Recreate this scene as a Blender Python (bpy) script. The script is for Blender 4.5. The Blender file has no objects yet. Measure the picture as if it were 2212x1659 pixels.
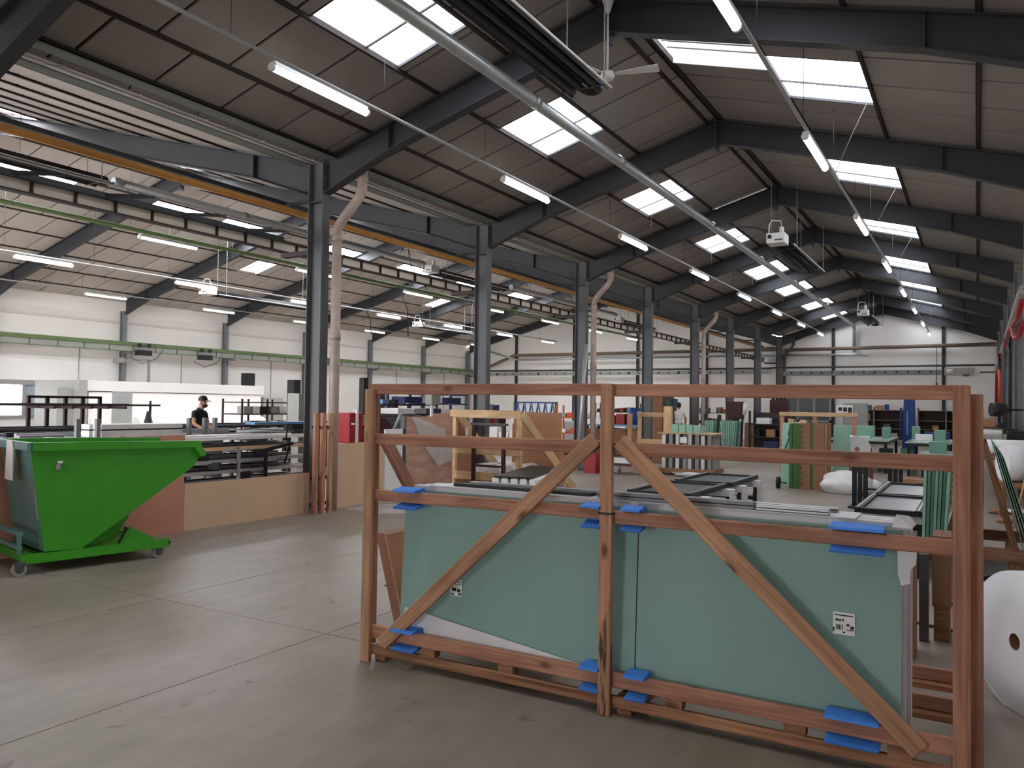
import bpy, bmesh, math, random
from mathutils import Vector, Matrix
random.seed(7)
scene = bpy.context.scene
COL = scene.collection
# ------------------------------------------------------------------ camera
FPX = 1714.0
CAM = Vector((0.0, 0.0, 1.65))
_yaw, _pit, _rol = [math.radians(a) for a in (30.39, 1.468, 0.772)]
_f = Vector((-math.sin(_yaw) * math.cos(_pit), math.cos(_yaw) * math.cos(_pit), math.sin(_pit)))
_r0 = Vector((math.cos(_yaw), math.sin(_yaw), 0))
_u0 = _r0.cross(_f)
_r = _r0 * math.cos(_rol) + _u0 * math.sin(_rol)
_u = -_r0 * math.sin(_rol) + _u0 * math.cos(_rol)
cd = bpy.data.cameras.new('camera')
cam = bpy.data.objects.new('camera', cd)
COL.objects.link(cam)
cam.matrix_world = Matrix(((_r.x, _u.x, -_f.x, CAM.x), (_r.y, _u.y, -_f.y, CAM.y), (_r.z, _u.z, -_f.z, CAM.z), (0, 0, 0, 1)))
cd.sensor_fit = 'HORIZONTAL'
cd.sensor_width = 36.0
cd.lens = FPX / 2212 * 36.0
cd.clip_start = 0.05
cd.clip_end = 300
scene.camera = cam
# ------------------------------------------------------------------ world, exposure
YNEAR = -8.0
SKY = 9.0
w = bpy.data.worlds.new('overcast_sky')
scene.world = w
w.use_nodes = True
bg = w.node_tree.nodes['Background']
bg.inputs[0].default_value = (0.98, 0.985, 1.0, 1)
bg.inputs[1].default_value = SKY
vs = scene.view_settings
vs.view_transform = 'Standard'
vs.look = 'None'
vs.exposure = 0.3
vs.gamma = 1.0
vs.use_curve_mapping = False
SKYLIGHT = 7.0       # radiance of the roof panes of the narrow hall
SKYLIGHT_W = 28.0    # radiance of the wide hall roof panes, raised to brighten that hall
TUBE = 18.0          # radiance of the fluorescent tubes


def portal(name, loc, sx, sy, rot):
    l = bpy.data.lights.new(name, 'AREA')
    l.shape = 'RECTANGLE'; l.size = sx; l.size_y = sy
    l.cycles.is_portal = True
    o = bpy.data.objects.new(name, l)
    o.location = loc; o.rotation_euler = rot
    COL.objects.link(o)


# sky light enters by unseen near-wall openings, sized for the light they give
portal('unseen_opening_portal', (-18.95, -0.02, 2.35), 15.9, 4.7, (math.radians(90), 0, 0))
portal('unseen_opening_portal', (-4.3, YNEAR - 0.02, 1.2), 2.4, 2.4, (math.radians(90), 0, 0))  # narrow hall opening, added for front light on the crate

# ------------------------------------------------------------------ helpers


def S(v):
    v = v / 255.0
    return v / 12.92 if v <= 0.04045 else ((v + 0.055) / 1.055) ** 2.4


def ray(x, y):
    return _f + _r * ((x - 1106) / FPX) - _u * ((y - 829.5) / FPX)


def atX(x, y, X0):
    d = ray(x, y); return CAM + d * ((X0 - CAM.x) / d.x)


def atY(x, y, Y0):
    d = ray(x, y); return CAM + d * ((Y0 - CAM.y) / d.y)


def atZ(x, y, z=0.0):
    d = ray(x, y); return CAM + d * ((z - CAM.z) / d.z)


def pix(p):
    v = Vector(p) - CAM
    dz = v.dot(_f)
    if dz < 0.1:
        return None
    return (1106 + FPX * v.dot(_r) / dz, 829.5 - FPX * v.dot(_u) / dz)


MATS = {}


def mat(name, rgb, rough=0.6, metal=0.0, var=0.12, scale=5.0, bump=0.0, spec=0.4, emit=0.0, alpha=1.0, trans=0.0, stretch=None, rnd=0.0, coat=0.0):
    if name in MATS:
        return MATS[name]
    m = bpy.data.materials.new(name)
    m.use_nodes = True
    nt = m.node_tree; N = nt.nodes; L = nt.links
    b = N['Principled BSDF']
    c = tuple(S(v) for v in rgb)
    b.inputs['Roughness'].default_value = rough
    b.inputs['Metallic'].default_value = metal
    b.inputs['Specular IOR Level'].default_value = spec
    b.inputs['Alpha'].default_value = alpha
    b.inputs['Transmission Weight'].default_value = trans
    b.inputs['Coat Weight'].default_value = coat
    if emit:
        b.inputs['Emission Color'].default_value = c + (1,)
        b.inputs['Emission Strength'].default_value = emit
    b.inputs['Base Color'].default_value = c + (1,)
    if var > 0 and not emit:
        tc = N.new('ShaderNodeTexCoord')
        mp = N.new('ShaderNodeMapping')
        if stretch:
            mp.inputs['Scale'].default_value = stretch
        nz = N.new('ShaderNodeTexNoise')
        nz.inputs['Scale'].default_value = scale
        nz.inputs['Detail'].default_value = 6
        nz.inputs['Roughness'].default_value = 0.6
        cr = N.new('ShaderNodeValToRGB')
        cr.color_ramp.elements[0].position = 0.32
        cr.color_ramp.elements[1].position = 0.68
        cr.color_ramp.elements[0].color = tuple(max(0, v * (1 - var)) for v in c) + (1,)
        cr.color_ramp.elements[1].color = tuple(min(1, v * (1 + var)) for v in c) + (1,)
        L.new(tc.outputs['Object'], mp.inputs['Vector'])
        L.new(mp.outputs[0], nz.inputs['Vector'])
        L.new(nz.outputs['Fac'], cr.inputs['Fac'])
        out = cr.outputs['Color']
        if rnd:
            oi = N.new('ShaderNodeObjectInfo')
            mr = N.new('ShaderNodeMapRange')
            mr.inputs['To Min'].default_value = 1 - rnd
            mr.inputs['To Max'].default_value = 1 + rnd
            mx = N.new('ShaderNodeVectorMath'); mx.operation = 'SCALE'
            L.new(oi.outputs['Random'], mr.inputs['Value'])
            L.new(out, mx.inputs[0]); L.new(mr.outputs[0], mx.inputs['Scale'])
            out = mx.outputs[0]
        L.new(out, b.inputs['Base Color'])
        if bump:
            bp = N.new('ShaderNodeBump')
            bp.inputs['Strength'].default_value = bump
            bp.inputs['Distance'].default_value = 0.02
            L.new(nz.outputs['Fac'], bp.inputs['Height'])
            L.new(bp.outputs[0], b.inputs['Normal'])
    MATS[name] = m
    return m


def wood(name, rgb, dark, rough=0.65, knots=True, stain=False):
    """planks: grain runs along the object's local X axis"""
    m = bpy.data.materials.new(name); m.use_nodes = True
    nt = m.node_tree; N = nt.nodes; L = nt.links
    b = N['Principled BSDF']; b.inputs['Roughness'].default_value = rough
    b.inputs['Specular IOR Level'].default_value = 0.25
    tc = N.new('ShaderNodeTexCoord'); oi = N.new('ShaderNodeObjectInfo')
    ad = N.new('ShaderNodeVectorMath'); ad.operation = 'ADD'
    sc = N.new('ShaderNodeVectorMath'); sc.operation = 'SCALE'; sc.inputs['Scale'].default_value = 37.0
    cb = N.new('ShaderNodeCombineXYZ')
    for i in range(3):
        L.new(oi.outputs['Random'], cb.inputs[i])
    L.new(cb.outputs[0], sc.inputs[0]); L.new(tc.outputs['Object'], ad.inputs[0]); L.new(sc.outputs[0], ad.inputs[1])
    mp = N.new('ShaderNodeMapping'); mp.inputs['Scale'].default_value = (1.2, 26, 26)
    L.new(ad.outputs[0], mp.inputs['Vector'])
    nz = N.new('ShaderNodeTexNoise'); nz.inputs['Scale'].default_value = 1.6; nz.inputs['Detail'].default_value = 7; nz.inputs['Distortion'].default_value = 0.7
    L.new(mp.outputs[0], nz.inputs['Vector'])
    cr = N.new('ShaderNodeValToRGB')
    cr.color_ramp.elements[0].position = 0.25; cr.color_ramp.elements[0].color = tuple(S(v) for v in dark) + (1,)
    cr.color_ramp.elements[1].position = 0.7; cr.color_ramp.elements[1].color = tuple(S(v) for v in rgb) + (1,)
    L.new(nz.outputs['Fac'], cr.inputs['Fac'])
    out = cr.outputs['Color']
    # broad tone change along the board
    mp2 = N.new('ShaderNodeMapping'); mp2.inputs['Scale'].default_value = (1.5, 5, 5)
    n2 = N.new('ShaderNodeTexNoise'); n2.inputs['Scale'].default_value = 1.3; n2.inputs['Detail'].default_value = 3
    L.new(ad.outputs[0], mp2.inputs['Vector']); L.new(mp2.outputs[0], n2.inputs['Vector'])
    mr = N.new('ShaderNodeMapRange'); mr.inputs['From Min'].default_value = 0.3; mr.inputs['From Max'].default_value = 0.7
    mr.inputs['To Min'].default_value = 0.78; mr.inputs['To Max'].default_value = 1.18
    L.new(n2.outputs['Fac'], mr.inputs['Value'])
    rn = N.new('ShaderNodeMapRange'); rn.inputs['To Min'].default_value = 0.88; rn.inputs['To Max'].default_value = 1.1
    L.new(oi.outputs['Random'], rn.inputs['Value'])
    mu = N.new('ShaderNodeMath'); mu.operation = 'MULTIPLY'
    L.new(mr.outputs[0], mu.inputs[0]); L.new(rn.outputs[0], mu.inputs[1])
    vm = N.new('ShaderNodeVectorMath'); vm.operation = 'SCALE'
    L.new(out, vm.inputs[0]); L.new(mu.outputs[0], vm.inputs['Scale'])
    out = vm.outputs[0]
    if knots:
        mp3 = N.new('ShaderNodeMapping'); mp3.inputs['Scale'].default_value = (3.0, 7, 7)
        vo = N.new('ShaderNodeTexVoronoi'); vo.inputs['Scale'].default_value = 0.9
        L.new(ad.outputs[0], mp3.inputs['Vector']); L.new(mp3.outputs[0], vo.inputs['Vector'])
        kr = N.new('ShaderNodeMapRange'); kr.inputs['From Min'].default_value = 0.06; kr.inputs['From Max'].default_value = 0.16
        kr.inputs['To Min'].default_value = 0.75; kr.inputs['To Max'].default_value = 0.0
        L.new(vo.outputs['Distance'], kr.inputs['Value'])
        mx = N.new('ShaderNodeMix'); mx.data_type = 'RGBA'
        L.new(kr.outputs[0], mx.inputs[0]); L.new(out, mx.inputs[6])
        mx.inputs[7].default_value = (S(70), S(36), S(22), 1)
        out = mx.outputs[2]
    if stain:
        mp4 = N.new('ShaderNodeMapping'); mp4.inputs['Scale'].default_value = (2.2, 16, 16)
        n4 = N.new('ShaderNodeTexNoise'); n4.inputs['Scale'].default_value = 1.5; n4.inputs['Detail'].default_value = 8
        L.new(tc.outputs['Object'], mp4.inputs['Vector']); L.new(mp4.outputs[0], n4.inputs['Vector'])
        sx = N.new('ShaderNodeSeparateXYZ'); L.new(tc.outputs['Object'], sx.inputs[0])
        hr = N.new('ShaderNodeMapRange'); hr.inputs['From Min'].default_value = 0.95; hr.inputs['From Max'].default_value = 0.35
        hr.inputs['To Min'].default_value = 0.0; hr.inputs['To Max'].default_value = 1.0
        L.new(sx.outputs[0], hr.inputs['Value'])
        kr4 = N.new('ShaderNodeMapRange'); kr4.inputs['From Min'].default_value = 0.5; kr4.inputs['From Max'].default_value = 0.58
        kr4.inputs['To Min'].default_value = 0.0; kr4.inputs['To Max'].default_value = 0.85
        L.new(n4.outputs['Fac'], kr4.inputs['Value'])
        m4 = N.new('ShaderNodeMath'); m4.operation = 'MULTIPLY'; L.new(hr.outputs[0], m4.inputs[0]); L.new(kr4.outputs[0], m4.inputs[1])
        mx4 = N.new('ShaderNodeMix'); mx4.data_type = 'RGBA'
        L.new(m4.outputs[0], mx4.inputs[0]); L.new(out, mx4.inputs[6]); mx4.inputs[7].default_value = (S(40), S(28), S(22), 1)
        out = mx4.outputs[2]
    L.new(out, b.inputs['Base Color'])
    bp = N.new('ShaderNodeBump'); bp.inputs['Strength'].default_value = 0.12; bp.inputs['Distance'].default_value = 0.01
    L.new(nz.outputs['Fac'], bp.inputs['Height']); L.new(bp.outputs[0], b.inputs['Normal'])
    MATS[name] = m
    return m


class MB:
    """collects shapes, build() links them as one mesh object"""

    def __init__(s):
        s.v = []; s.f = []; s.sm = []

    def add(s, vs, fs, smooth=False):
        o = len(s.v)
        s.v += [Vector(p) for p in vs]
        s.f += [tuple(i + o for i in f) for f in fs]
        s.sm += [smooth] * len(fs)
        return s

    def box(s, x0, x1, y0, y1, z0, z1):
        x0, x1 = min(x0, x1), max(x0, x1); y0, y1 = min(y0, y1), max(y0, y1); z0, z1 = min(z0, z1), max(z0, z1)
        return s.add([(x0, y0, z0), (x1, y0, z0), (x1, y1, z0), (x0, y1, z0), (x0, y0, z1), (x1, y0, z1), (x1, y1, z1), (x0, y1, z1)],
                     [(0, 3, 2, 1), (4, 5, 6, 7), (0, 1, 5, 4), (1, 2, 6, 5), (2, 3, 7, 6), (3, 0, 4, 7)])

    def bar(s, p0, p1, w, h, up=(0, 0, 1)):
        p0 = Vector(p0); p1 = Vector(p1); d = (p1 - p0).normalized()
        side = d.cross(Vector(up))
        if side.length < 1e-4:
            side = d.cross(Vector((1, 0, 0)))
        side.normalize(); upv = side.cross(d).normalized()
        a = side * w / 2; b = upv * h / 2
        return s.add([p0 - a - b, p0 + a - b, p0 + a + b, p0 - a + b, p1 - a - b, p1 + a - b, p1 + a + b, p1 - a + b],
                     [(0, 1, 2, 3), (7, 6, 5, 4), (0, 4, 5, 1), (1, 5, 6, 2), (2, 6, 7, 3), (3, 7, 4, 0)])

    def cyl(s, p0, p1, r, n=12, r1=None, cap=True):
        p0 = Vector(p0); p1 = Vector(p1); d = (p1 - p0).normalized()
        a = d.cross(Vector((0, 0, 1)))
        if a.length < 1e-3:
            a = d.cross(Vector((1, 0, 0)))
        a.normalize(); b = d.cross(a)
        r1 = r if r1 is None else r1
        vs = []
        for k in range(n):
            t = 2 * math.pi * k / n
            e = a * math.cos(t) + b * math.sin(t)
            vs += [p0 + e * r, p1 + e * r1]
        fs = [(2 * k, 2 * k + 1, (2 * k + 3) % (2 * n), (2 * k + 2) % (2 * n)) for k in range(n)]
        s.add(vs, fs, True)
        if cap:
            o = len(s.v) - 2 * n
            s.f += [tuple(o + 2 * k for k in range(n)), tuple(o + 2 * k + 1 for k in reversed(range(n)))]
            s.sm += [False, False]
        return s

    def tube(s, pts, r, n=8):
        pts = [Vector(p) for p in pts]
        m = len(pts); vs = []; ref = None
        for i, p in enumerate(pts):
            d = (pts[min(i + 1, m - 1)] - pts[max(i - 1, 0)]).normalized()
            if ref is None:
                ref = d.cross(Vector((0, 0, 1)))
                if ref.length < 1e-2:
                    ref = d.cross(Vector((1, 0, 0)))
            ref = (ref - d * ref.dot(d)).normalized()
            b = d.cross(ref)
            for k in range(n):
                t = 2 * math.pi * k / n
                vs.append(p + (ref * math.cos(t) + b * math.sin(t)) * r)
        fs = []
        for i in range(m - 1):
            for k in range(n):
                fs.append((i * n + k, (i + 1) * n + k, (i + 1) * n + (k + 1) % n, i * n + (k + 1) % n))
        s.add(vs, fs, True)
        o = len(s.v) - m * n
        s.f += [tuple(o + k for k in range(n)), tuple(o + (m - 1) * n + k for k in reversed(range(n)))]
        s.sm += [False, False]
        return s

    def prism(s, poly, ext0, ext1):
        """poly: list of 3D points, extruded from +ext0 to +ext1 (vectors)"""
        n = len(poly); e0 = Vector(ext0); e1 = Vector(ext1)
        vs = [Vector(p) + e0 for p in poly] + [Vector(p) + e1 for p in poly]
        fs = [tuple(range(n)), tuple(reversed(range(n, 2 * n)))] + [(i, i + n, (i + 1) % n + n, (i + 1) % n) for i in range(n)]
        return s.add(vs, fs)

    def lathe(s, base, prof, n=20, axis=(0, 0, 1)):
        base = Vector(base); d = Vector(axis).normalized()
        a = d.cross(Vector((0, 0, 1)))
        if a.length < 1e-3:
            a = Vector((1, 0, 0))
        a.normalize(); b = d.cross(a)
        vs = []
        for (r, h) in prof:
            for k in range(n):
                t = 2 * math.pi * k / n
                vs.append(base + d * h + (a * math.cos(t) + b * math.sin(t)) * r)
        fs = []
        for i in range(len(prof) - 1):
            for k in range(n):
                fs.append((i * n + k, i * n + (k + 1) % n, (i + 1) * n + (k + 1) % n, (i + 1) * n + k))
        return s.add(vs, fs, True)

    def build(s, name, m, parent=None, bevel=0.0, recalc=True):
        off = WORLD.get(parent.name, Vector()) if parent else Vector()
        me = bpy.data.meshes.new(name)
        me.from_pydata([tuple(p - off) for p in s.v], [], s.f)
        me.polygons.foreach_set('use_smooth', s.sm)
        if recalc:
            bm = bmesh.new(); bm.from_mesh(me)
            bmesh.ops.recalc_face_normals(bm, faces=bm.faces)
            bm.to_mesh(me); bm.free()
        me.materials.append(m if not isinstance(m, str) else MATS[m])
        o = bpy.data.objects.new(name, me)
        COL.objects.link(o)
        if parent:
            o.parent = parent
        WORLD[o.name] = off.copy()
        if bevel:
            bv = o.modifiers.new('bevel', 'BEVEL'); bv.width = bevel; bv.segments = 2; bv.limit_method = 'ANGLE'
        return o


WORLD = {}


def tag(o, label, cat, group=None):
    o['label'] = label; o['category'] = cat
    if group:
        o['group'] = group
    return o


def thing(name, label, cat, loc=(0, 0, 0), group=None):
    o = bpy.data.objects.new(name, None)
    o.empty_display_size = 0.1
    o.location = loc
    COL.objects.link(o)
    WORLD[o.name] = Vector(loc)
    return tag(o, label, cat, group)


def struct(name, mb, m, parent=None, **k):
    o = mb.build(name, m, parent, **k)
    if not parent:
        o['kind'] = 'structure'
    return o


def sroot(name, loc=(0, 0, 0)):
    o = bpy.data.objects.new(name, None); o.location = loc
    COL.objects.link(o); WORLD[o.name] = Vector(loc); o['kind'] = 'structure'
    return o


def beam(name, p0, p1, w, h, m, parent=None, up=(0, 0, 1), bevel=0.004):
    """a straight timber or bar: local X along p0-p1, w across, h along up"""
    p0 = Vector(p0); p1 = Vector(p1); d = p1 - p0; Ln = d.length; d.normalize()
    side = Vector(up).cross(d)
    if side.length < 1e-4:
        side = Vector((0, 1, 0)).cross(d)
    side.normalize(); upv = d.cross(side).normalized()
    mb = MB().box(0, Ln, -w / 2, w / 2, -h / 2, h / 2)
    me = bpy.data.meshes.new(name)
    me.from_pydata([tuple(p) for p in mb.v], [], mb.f)
    me.materials.append(MATS[m] if isinstance(m, str) else m)
    o = bpy.data.objects.new(name, me); COL.objects.link(o)
    off = WORLD.get(parent.name, Vector()) if parent else Vector()
    M4 = Matrix((d, side, upv)).transposed().to_4x4()
    M4.translation = p0 - off
    o.matrix_basis = M4
    if parent:
        o.parent = parent
    if bevel:
        bv = o.modifiers.new('bevel', 'BEVEL'); bv.width = bevel; bv.segments = 1; bv.limit_method = 'ANGLE'
    WORLD[o.name] = p0.copy()
    return o


def dup(root, delta, label=None, group=None):
    r = root.copy(); COL.objects.link(r); r.location = Vector(root.location) + Vector(delta)
    if label:
        r['label'] = label
    if group:
        r['group'] = group
    for ch in list(root.children):
        c = ch.copy(); COL.objects.link(c); c.parent = r
        for g in ch.children:
            d = g.copy(); COL.objects.link(d); d.parent = c
    return r


# ------------------------------------------------------------------ materials
mat('steel', (54, 55, 59), 0.55, 0.0, 0.10, 3.0)
mat('steel_col', (88, 88, 91), 0.5, 0.0, 0.08, 3.0)
mat('steel_brown', (58, 46, 44), 0.6, 0.0, 0.15, 3.0)
mat('steel_light', (120, 122, 124), 0.5, 0.0, 0.10, 3.0)
mat('purlin_grey', (108, 116, 112), 0.55, 0.0, 0.12, 3.0)
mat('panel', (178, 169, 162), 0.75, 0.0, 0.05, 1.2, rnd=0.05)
mat('panel_dimmed', (134, 126, 121), 0.75, 0.0, 0.06, 1.2, rnd=0.06)  # darker panel copy, the narrow hall's weaker light put into the colour
mat('joint', (46, 36, 34), 0.8, 0.0, 0.1, 2.0)
mat('wall_white', (236, 232, 228), 0.8, 0.0, 0.03, 0.5)
mat('wall_band', (214, 210, 206), 0.8, 0.0, 0.03, 0.5)
mat('skylight', (240, 246, 255), 0.5, emit=SKYLIGHT)
mat('skylight_wide', (244, 248, 255), 0.5, emit=SKYLIGHT_W)
mat('tube', (255, 248, 236), 0.5, emit=TUBE)
mat('galv', (178, 182, 184), 0.38, 0.8, 0.08, 9.0, bump=0.02)
mat('white_metal', (214, 212, 208), 0.45, 0.0, 0.05)
mat('rail_grey', (150, 148, 146), 0.5, 0.0, 0.08)
mat('orange', (188, 132, 66), 0.5, 0.0, 0.12, 4.0)
mat('green_steel', (92, 112, 70), 0.55, 0.0, 0.12, 4.0)
mat('cream', (226, 216, 202), 0.65, 0.0, 0.10, 2.0)
mat('black', (26, 25, 27), 0.5, 0.0, 0.15)
mat('black_matt', (17, 16, 18), 0.8, 0.0, 0.15)
mat('reflector', (30, 27, 30), 0.45, 0.4, 0.25, 7.0)
mat('pvc', (176, 158, 148), 0.5, 0.0, 0.22, 3.0)
mat('dark_pvc', (72, 66, 66), 0.5, 0.0, 0.2, 3.0)
mat('brown_pipe', (118, 102, 88), 0.55, 0.0, 0.12, 3.0)
mat('red', (150, 24, 34), 0.5, 0.0, 0.12)
mat('dark_red', (66, 26, 32), 0.55, 0.0, 0.15)
mat('maroon', (44, 20, 24), 0.55, 0.0, 0.15)
mat('orange_red', (196, 84, 44), 0.55, 0.0, 0.12)
mat('blue', (34, 62, 122), 0.5, 0.0, 0.15)
mat('sky_blue', (92, 140, 186), 0.6, 0.0, 0.12)
mat('navy', (30, 40, 82), 0.55, 0.0, 0.15)
mat('blue_foam', (66, 132, 222), 0.7, 0.0, 0.05, 20.0)
mat('card', (168, 124, 94), 0.8, 0.0, 0.07, 4.0)
mat('card_dark', (140, 100, 78), 0.8, 0.0, 0.07, 4.0)
mat('mdf', (206, 172, 142), 0.7, 0.0, 0.05, 2.0)
mat('mdf_red', (192, 134, 112), 0.7, 0.0, 0.08, 2.0)
mat('white_foam', (232, 232, 236), 0.75, 0.0, 0.04, 3.0)
mat('white', (228, 226, 224), 0.6, 0.0, 0.04)
mat('paper', (236, 234, 232), 0.8, 0.0, 0.03)
mat('film', (232, 230, 228), 0.25, 0.0, 0.10, 6.0, bump=0.3, alpha=0.32)
mat('film_white', (226, 226, 228), 0.45, 0.0, 0.08, 6.0, bump=0.4)
mat('alu', (176, 176, 180), 0.4, 0.6, 0.08, 3.0)
mat('alu_grey', (152, 152, 157), 0.5, 0.0, 0.06, 3.0)
mat('alu_white', (224, 222, 220), 0.45, 0.0, 0.05)
mat('anthracite', (52, 52, 56), 0.5, 0.0, 0.1)
mat('mint', (150, 190, 170), 0.6, 0.0, 0.06)
mat('glass_green', (118, 162, 144), 0.3, 0.0, 0.03, 3.0, spec=0.4)
mat('glass_edge', (134, 180, 160), 0.3, 0.0, 0.03, 3.0)
mat('glass_pack', (138, 170, 162), 0.45, 0.0, 0.05, 1.2, spec=0.35)
mat('table_glass', (176, 198, 190), 0.15, 0.0, 0.05, 2.0)
mat('pane_grey', (150, 152, 156), 0.22, 0.0, 0.04, 2.0)
mat('pane_dark', (84, 88, 92), 0.3, 0.0, 0.06, 2.0, spec=0.3)
mat('rubber', (30, 30, 32), 0.7, 0.0, 0.15)
mat('wheel_grey', (150, 150, 148), 0.6, 0.0, 0.15)
mat('skin', (190, 140, 116), 0.6, 0.0, 0.05)
mat('cloth_black', (24, 23, 27), 0.85, 0.0, 0.15)
mat('cloth_white', (220, 216, 212), 0.85, 0.0, 0.05)
mat('cloth_grey', (92, 94, 100), 0.85, 0.0, 0.1)
mat('hair', (30, 22, 20), 0.7, 0.0, 0.2)
mat('grey_box', (150, 150, 146), 0.55, 0.0, 0.05)
mat('dark_grey', (74, 76, 78), 0.5, 0.0, 0.1)
mat('green_wrap', (58, 96, 36), 0.5, 0.0, 0.25, 14.0)
mat('dark_green', (40, 66, 52), 0.55, 0.0, 0.2, 8.0)
wood('crate_wood', (190, 140, 116), (140, 94, 74))
wood('crate_wood_light', (202, 158, 126), (158, 112, 84))
wood('crate_wood_stained', (196, 150, 120), (150, 104, 78), stain=True)
wood('pine', (222, 190, 150), (192, 152, 112), knots=False)
wood('plywood', (196, 158, 138), (172, 132, 114), knots=False)
wood('weathered', (180, 132, 100), (112, 74, 52))
# ================================================================== building shell
BAY = 4.75
YC = [9.02 + BAY * k - (0.12 if k == -1 else 0) for k in range(-3, 8)]          # frame lines
XV, XR, XW = -8.8, -3.95, 1.2                          # valley columns, narrow hall ridge, right wall
XL, XLR = -28.2, -18.5                                 # left wall, wide hall ridge
YE, YN = 42.45, -8.0
ZE, ZR, ZLR = 5.36, 6.74, 7.88
s1 = (ZR - ZE) / (XR - XV)
s2 = (ZLR - ZE) / (XV - XLR)
ORD = ['', 'first', 'second', 'third', 'fourth', 'fifth', 'sixth', 'seventh', 'eighth', 'ninth', 'tenth', 'eleventh']


def zroof(x):
    if x > XV:
        return ZR - s1 * abs(x - XR)
    return ZLR - s2 * abs(x - XLR)


def floor_material():
    m = bpy.data.materials.new('concrete'); m.use_nodes = True
    nt = m.node_tree; N = nt.nodes; L = nt.links; b = N['Principled BSDF']
    tc = N.new('ShaderNodeTexCoord')

    def noise(scale, det, st=None, dist=0.0):
        mp = N.new('ShaderNodeMapping')
        if st:
            mp.inputs['Scale'].default_value = st
        n = N.new('ShaderNodeTexNoise'); n.inputs['Scale'].default_value = scale; n.inputs['Detail'].default_value = det
        n.inputs['Distortion'].default_value = dist
        L.new(tc.outputs['Object'], mp.inputs['Vector']); L.new(mp.outputs[0], n.inputs['Vector'])
        return n
    n1 = noise(0.55, 6)
    cr = N.new('ShaderNodeValToRGB')
    cr.color_ramp.elements[0].position = 0.3; cr.color_ramp.elements[0].color = (S(128), S(118), S(104), 1)
    cr.color_ramp.elements[1].position = 0.72; cr.color_ramp.elements[1].color = (S(160), S(148), S(140), 1)
    L.new(n1.outputs['Fac'], cr.inputs['Fac'])
    n2 = noise(7.0, 8, (1, 0.35, 1))
    r2 = N.new('ShaderNodeMapRange'); r2.inputs['From Min'].default_value = 0.3; r2.inputs['From Max'].default_value = 0.7
    r2.inputs['To Min'].default_value = 0.88; r2.inputs['To Max'].default_value = 1.08
    L.new(n2.outputs['Fac'], r2.inputs['Value'])
    vm = N.new('ShaderNodeVectorMath'); vm.operation = 'SCALE'
    L.new(cr.outputs[0], vm.inputs[0]); L.new(r2.outputs[0], vm.inputs['Scale'])
    # worn dark scuffs and oil spots
    n3 = noise(2.3, 9, None, 1.4)
    r3 = N.new('ShaderNodeMapRange'); r3.inputs['From Min'].default_value = 0.66; r3.inputs['From Max'].default_value = 0.72
    r3.inputs['To Min'].default_value = 0; r3.inputs['To Max'].default_value = 0.5
    L.new(n3.outputs['Fac'], r3.inputs['Value'])
    mx = N.new('ShaderNodeMix'); mx.data_type = 'RGBA'
    L.new(r3.outputs[0], mx.inputs[0]); L.new(vm.outputs[0], mx.inputs[6]); mx.inputs[7].default_value = (S(84), S(76), S(70), 1)
    n4 = noise(9.0, 4)
    r4 = N.new('ShaderNodeMapRange'); r4.inputs['From Min'].default_value = 0.72; r4.inputs['From Max'].default_value = 0.75
    r4.inputs['To Min'].default_value = 0; r4.inputs['To Max'].default_value = 0.6
    L.new(n4.outputs['Fac'], r4.inputs['Value'])
    m2 = N.new('ShaderNodeMix'); m2.data_type = 'RGBA'
    L.new(r4.outputs[0], m2.inputs[0]); L.new(mx.outputs[2], m2.inputs[6]); m2.inputs[7].default_value = (S(66), S(58), S(54), 1)
    L.new(m2.outputs[2], b.inputs['Base Color'])
    rr = N.new('ShaderNodeMapRange'); rr.inputs['To Min'].default_value = 0.32; rr.inputs['To Max'].default_value = 0.62
    L.new(n1.outputs['Fac'], rr.inputs['Value']); L.new(rr.outputs[0], b.inputs['Roughness'])
    b.inputs['Specular IOR Level'].default_value = 0.35
    bp = N.new('ShaderNodeBump'); bp.inputs['Strength'].default_value = 0.06; bp.inputs['Distance'].default_value = 0.01
    L.new(n2.outputs['Fac'], bp.inputs['Height']); L.new(bp.outputs[0], b.inputs['Normal'])
    MATS['concrete'] = m


floor_material()
fl = struct('floor', MB().box(XL - 0.2, XW + 0.2, YN - 0.2, YE + 0.2, -0.14, -0.05), "joint")
xj = [XL, -23.4, -18.6, -13.8, -8.9, -5.86, -4.0, 1.2]
yj = [YN, -5.25, -0.5, 4.25, 9.0, 13.75, 18.5, 23.25, 28.0, 32.75, 37.5, YE]
for i in range(len(xj) - 1):
    for j in range(len(yj) - 1):
        MB().box(xj[i] + 0.004, xj[i + 1] - 0.004, yj[j] + 0.004, yj[j + 1] - 0.004, -0.06, 0).build('slab', 'concrete', fl)


def wall_pieces(mb, axis, c0, c1, a0, a1, z0, z1, holes):
    """wall slab with rectangular holes (a0,a1,z0,z1); axis 'x' = plane of constant X"""
    cuts = sorted(set([a0, a1] + [v for h in holes for v in h[:2]]))
    for p, q in zip(cuts[:-1], cuts[1:]):
        zs = [(z0, z1)]
        for h in holes:
            if h[0] <= p and q <= h[1]:
                new = []
                for (s, e) in zs:
                    if h[2] > s:
                        new.append((s, min(e, h[2])))
                    if h[3] < e:
                        new.append((max(s, h[3]), e))
                zs = [t for t in new if t[1] - t[0] > 1e-4]
        for (s, e) in zs:
            if axis == 'x':
                mb.box(c0, c1, p, q, s, e)
            else:
                mb.box(p, q, c0, c1, s, e)


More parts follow.
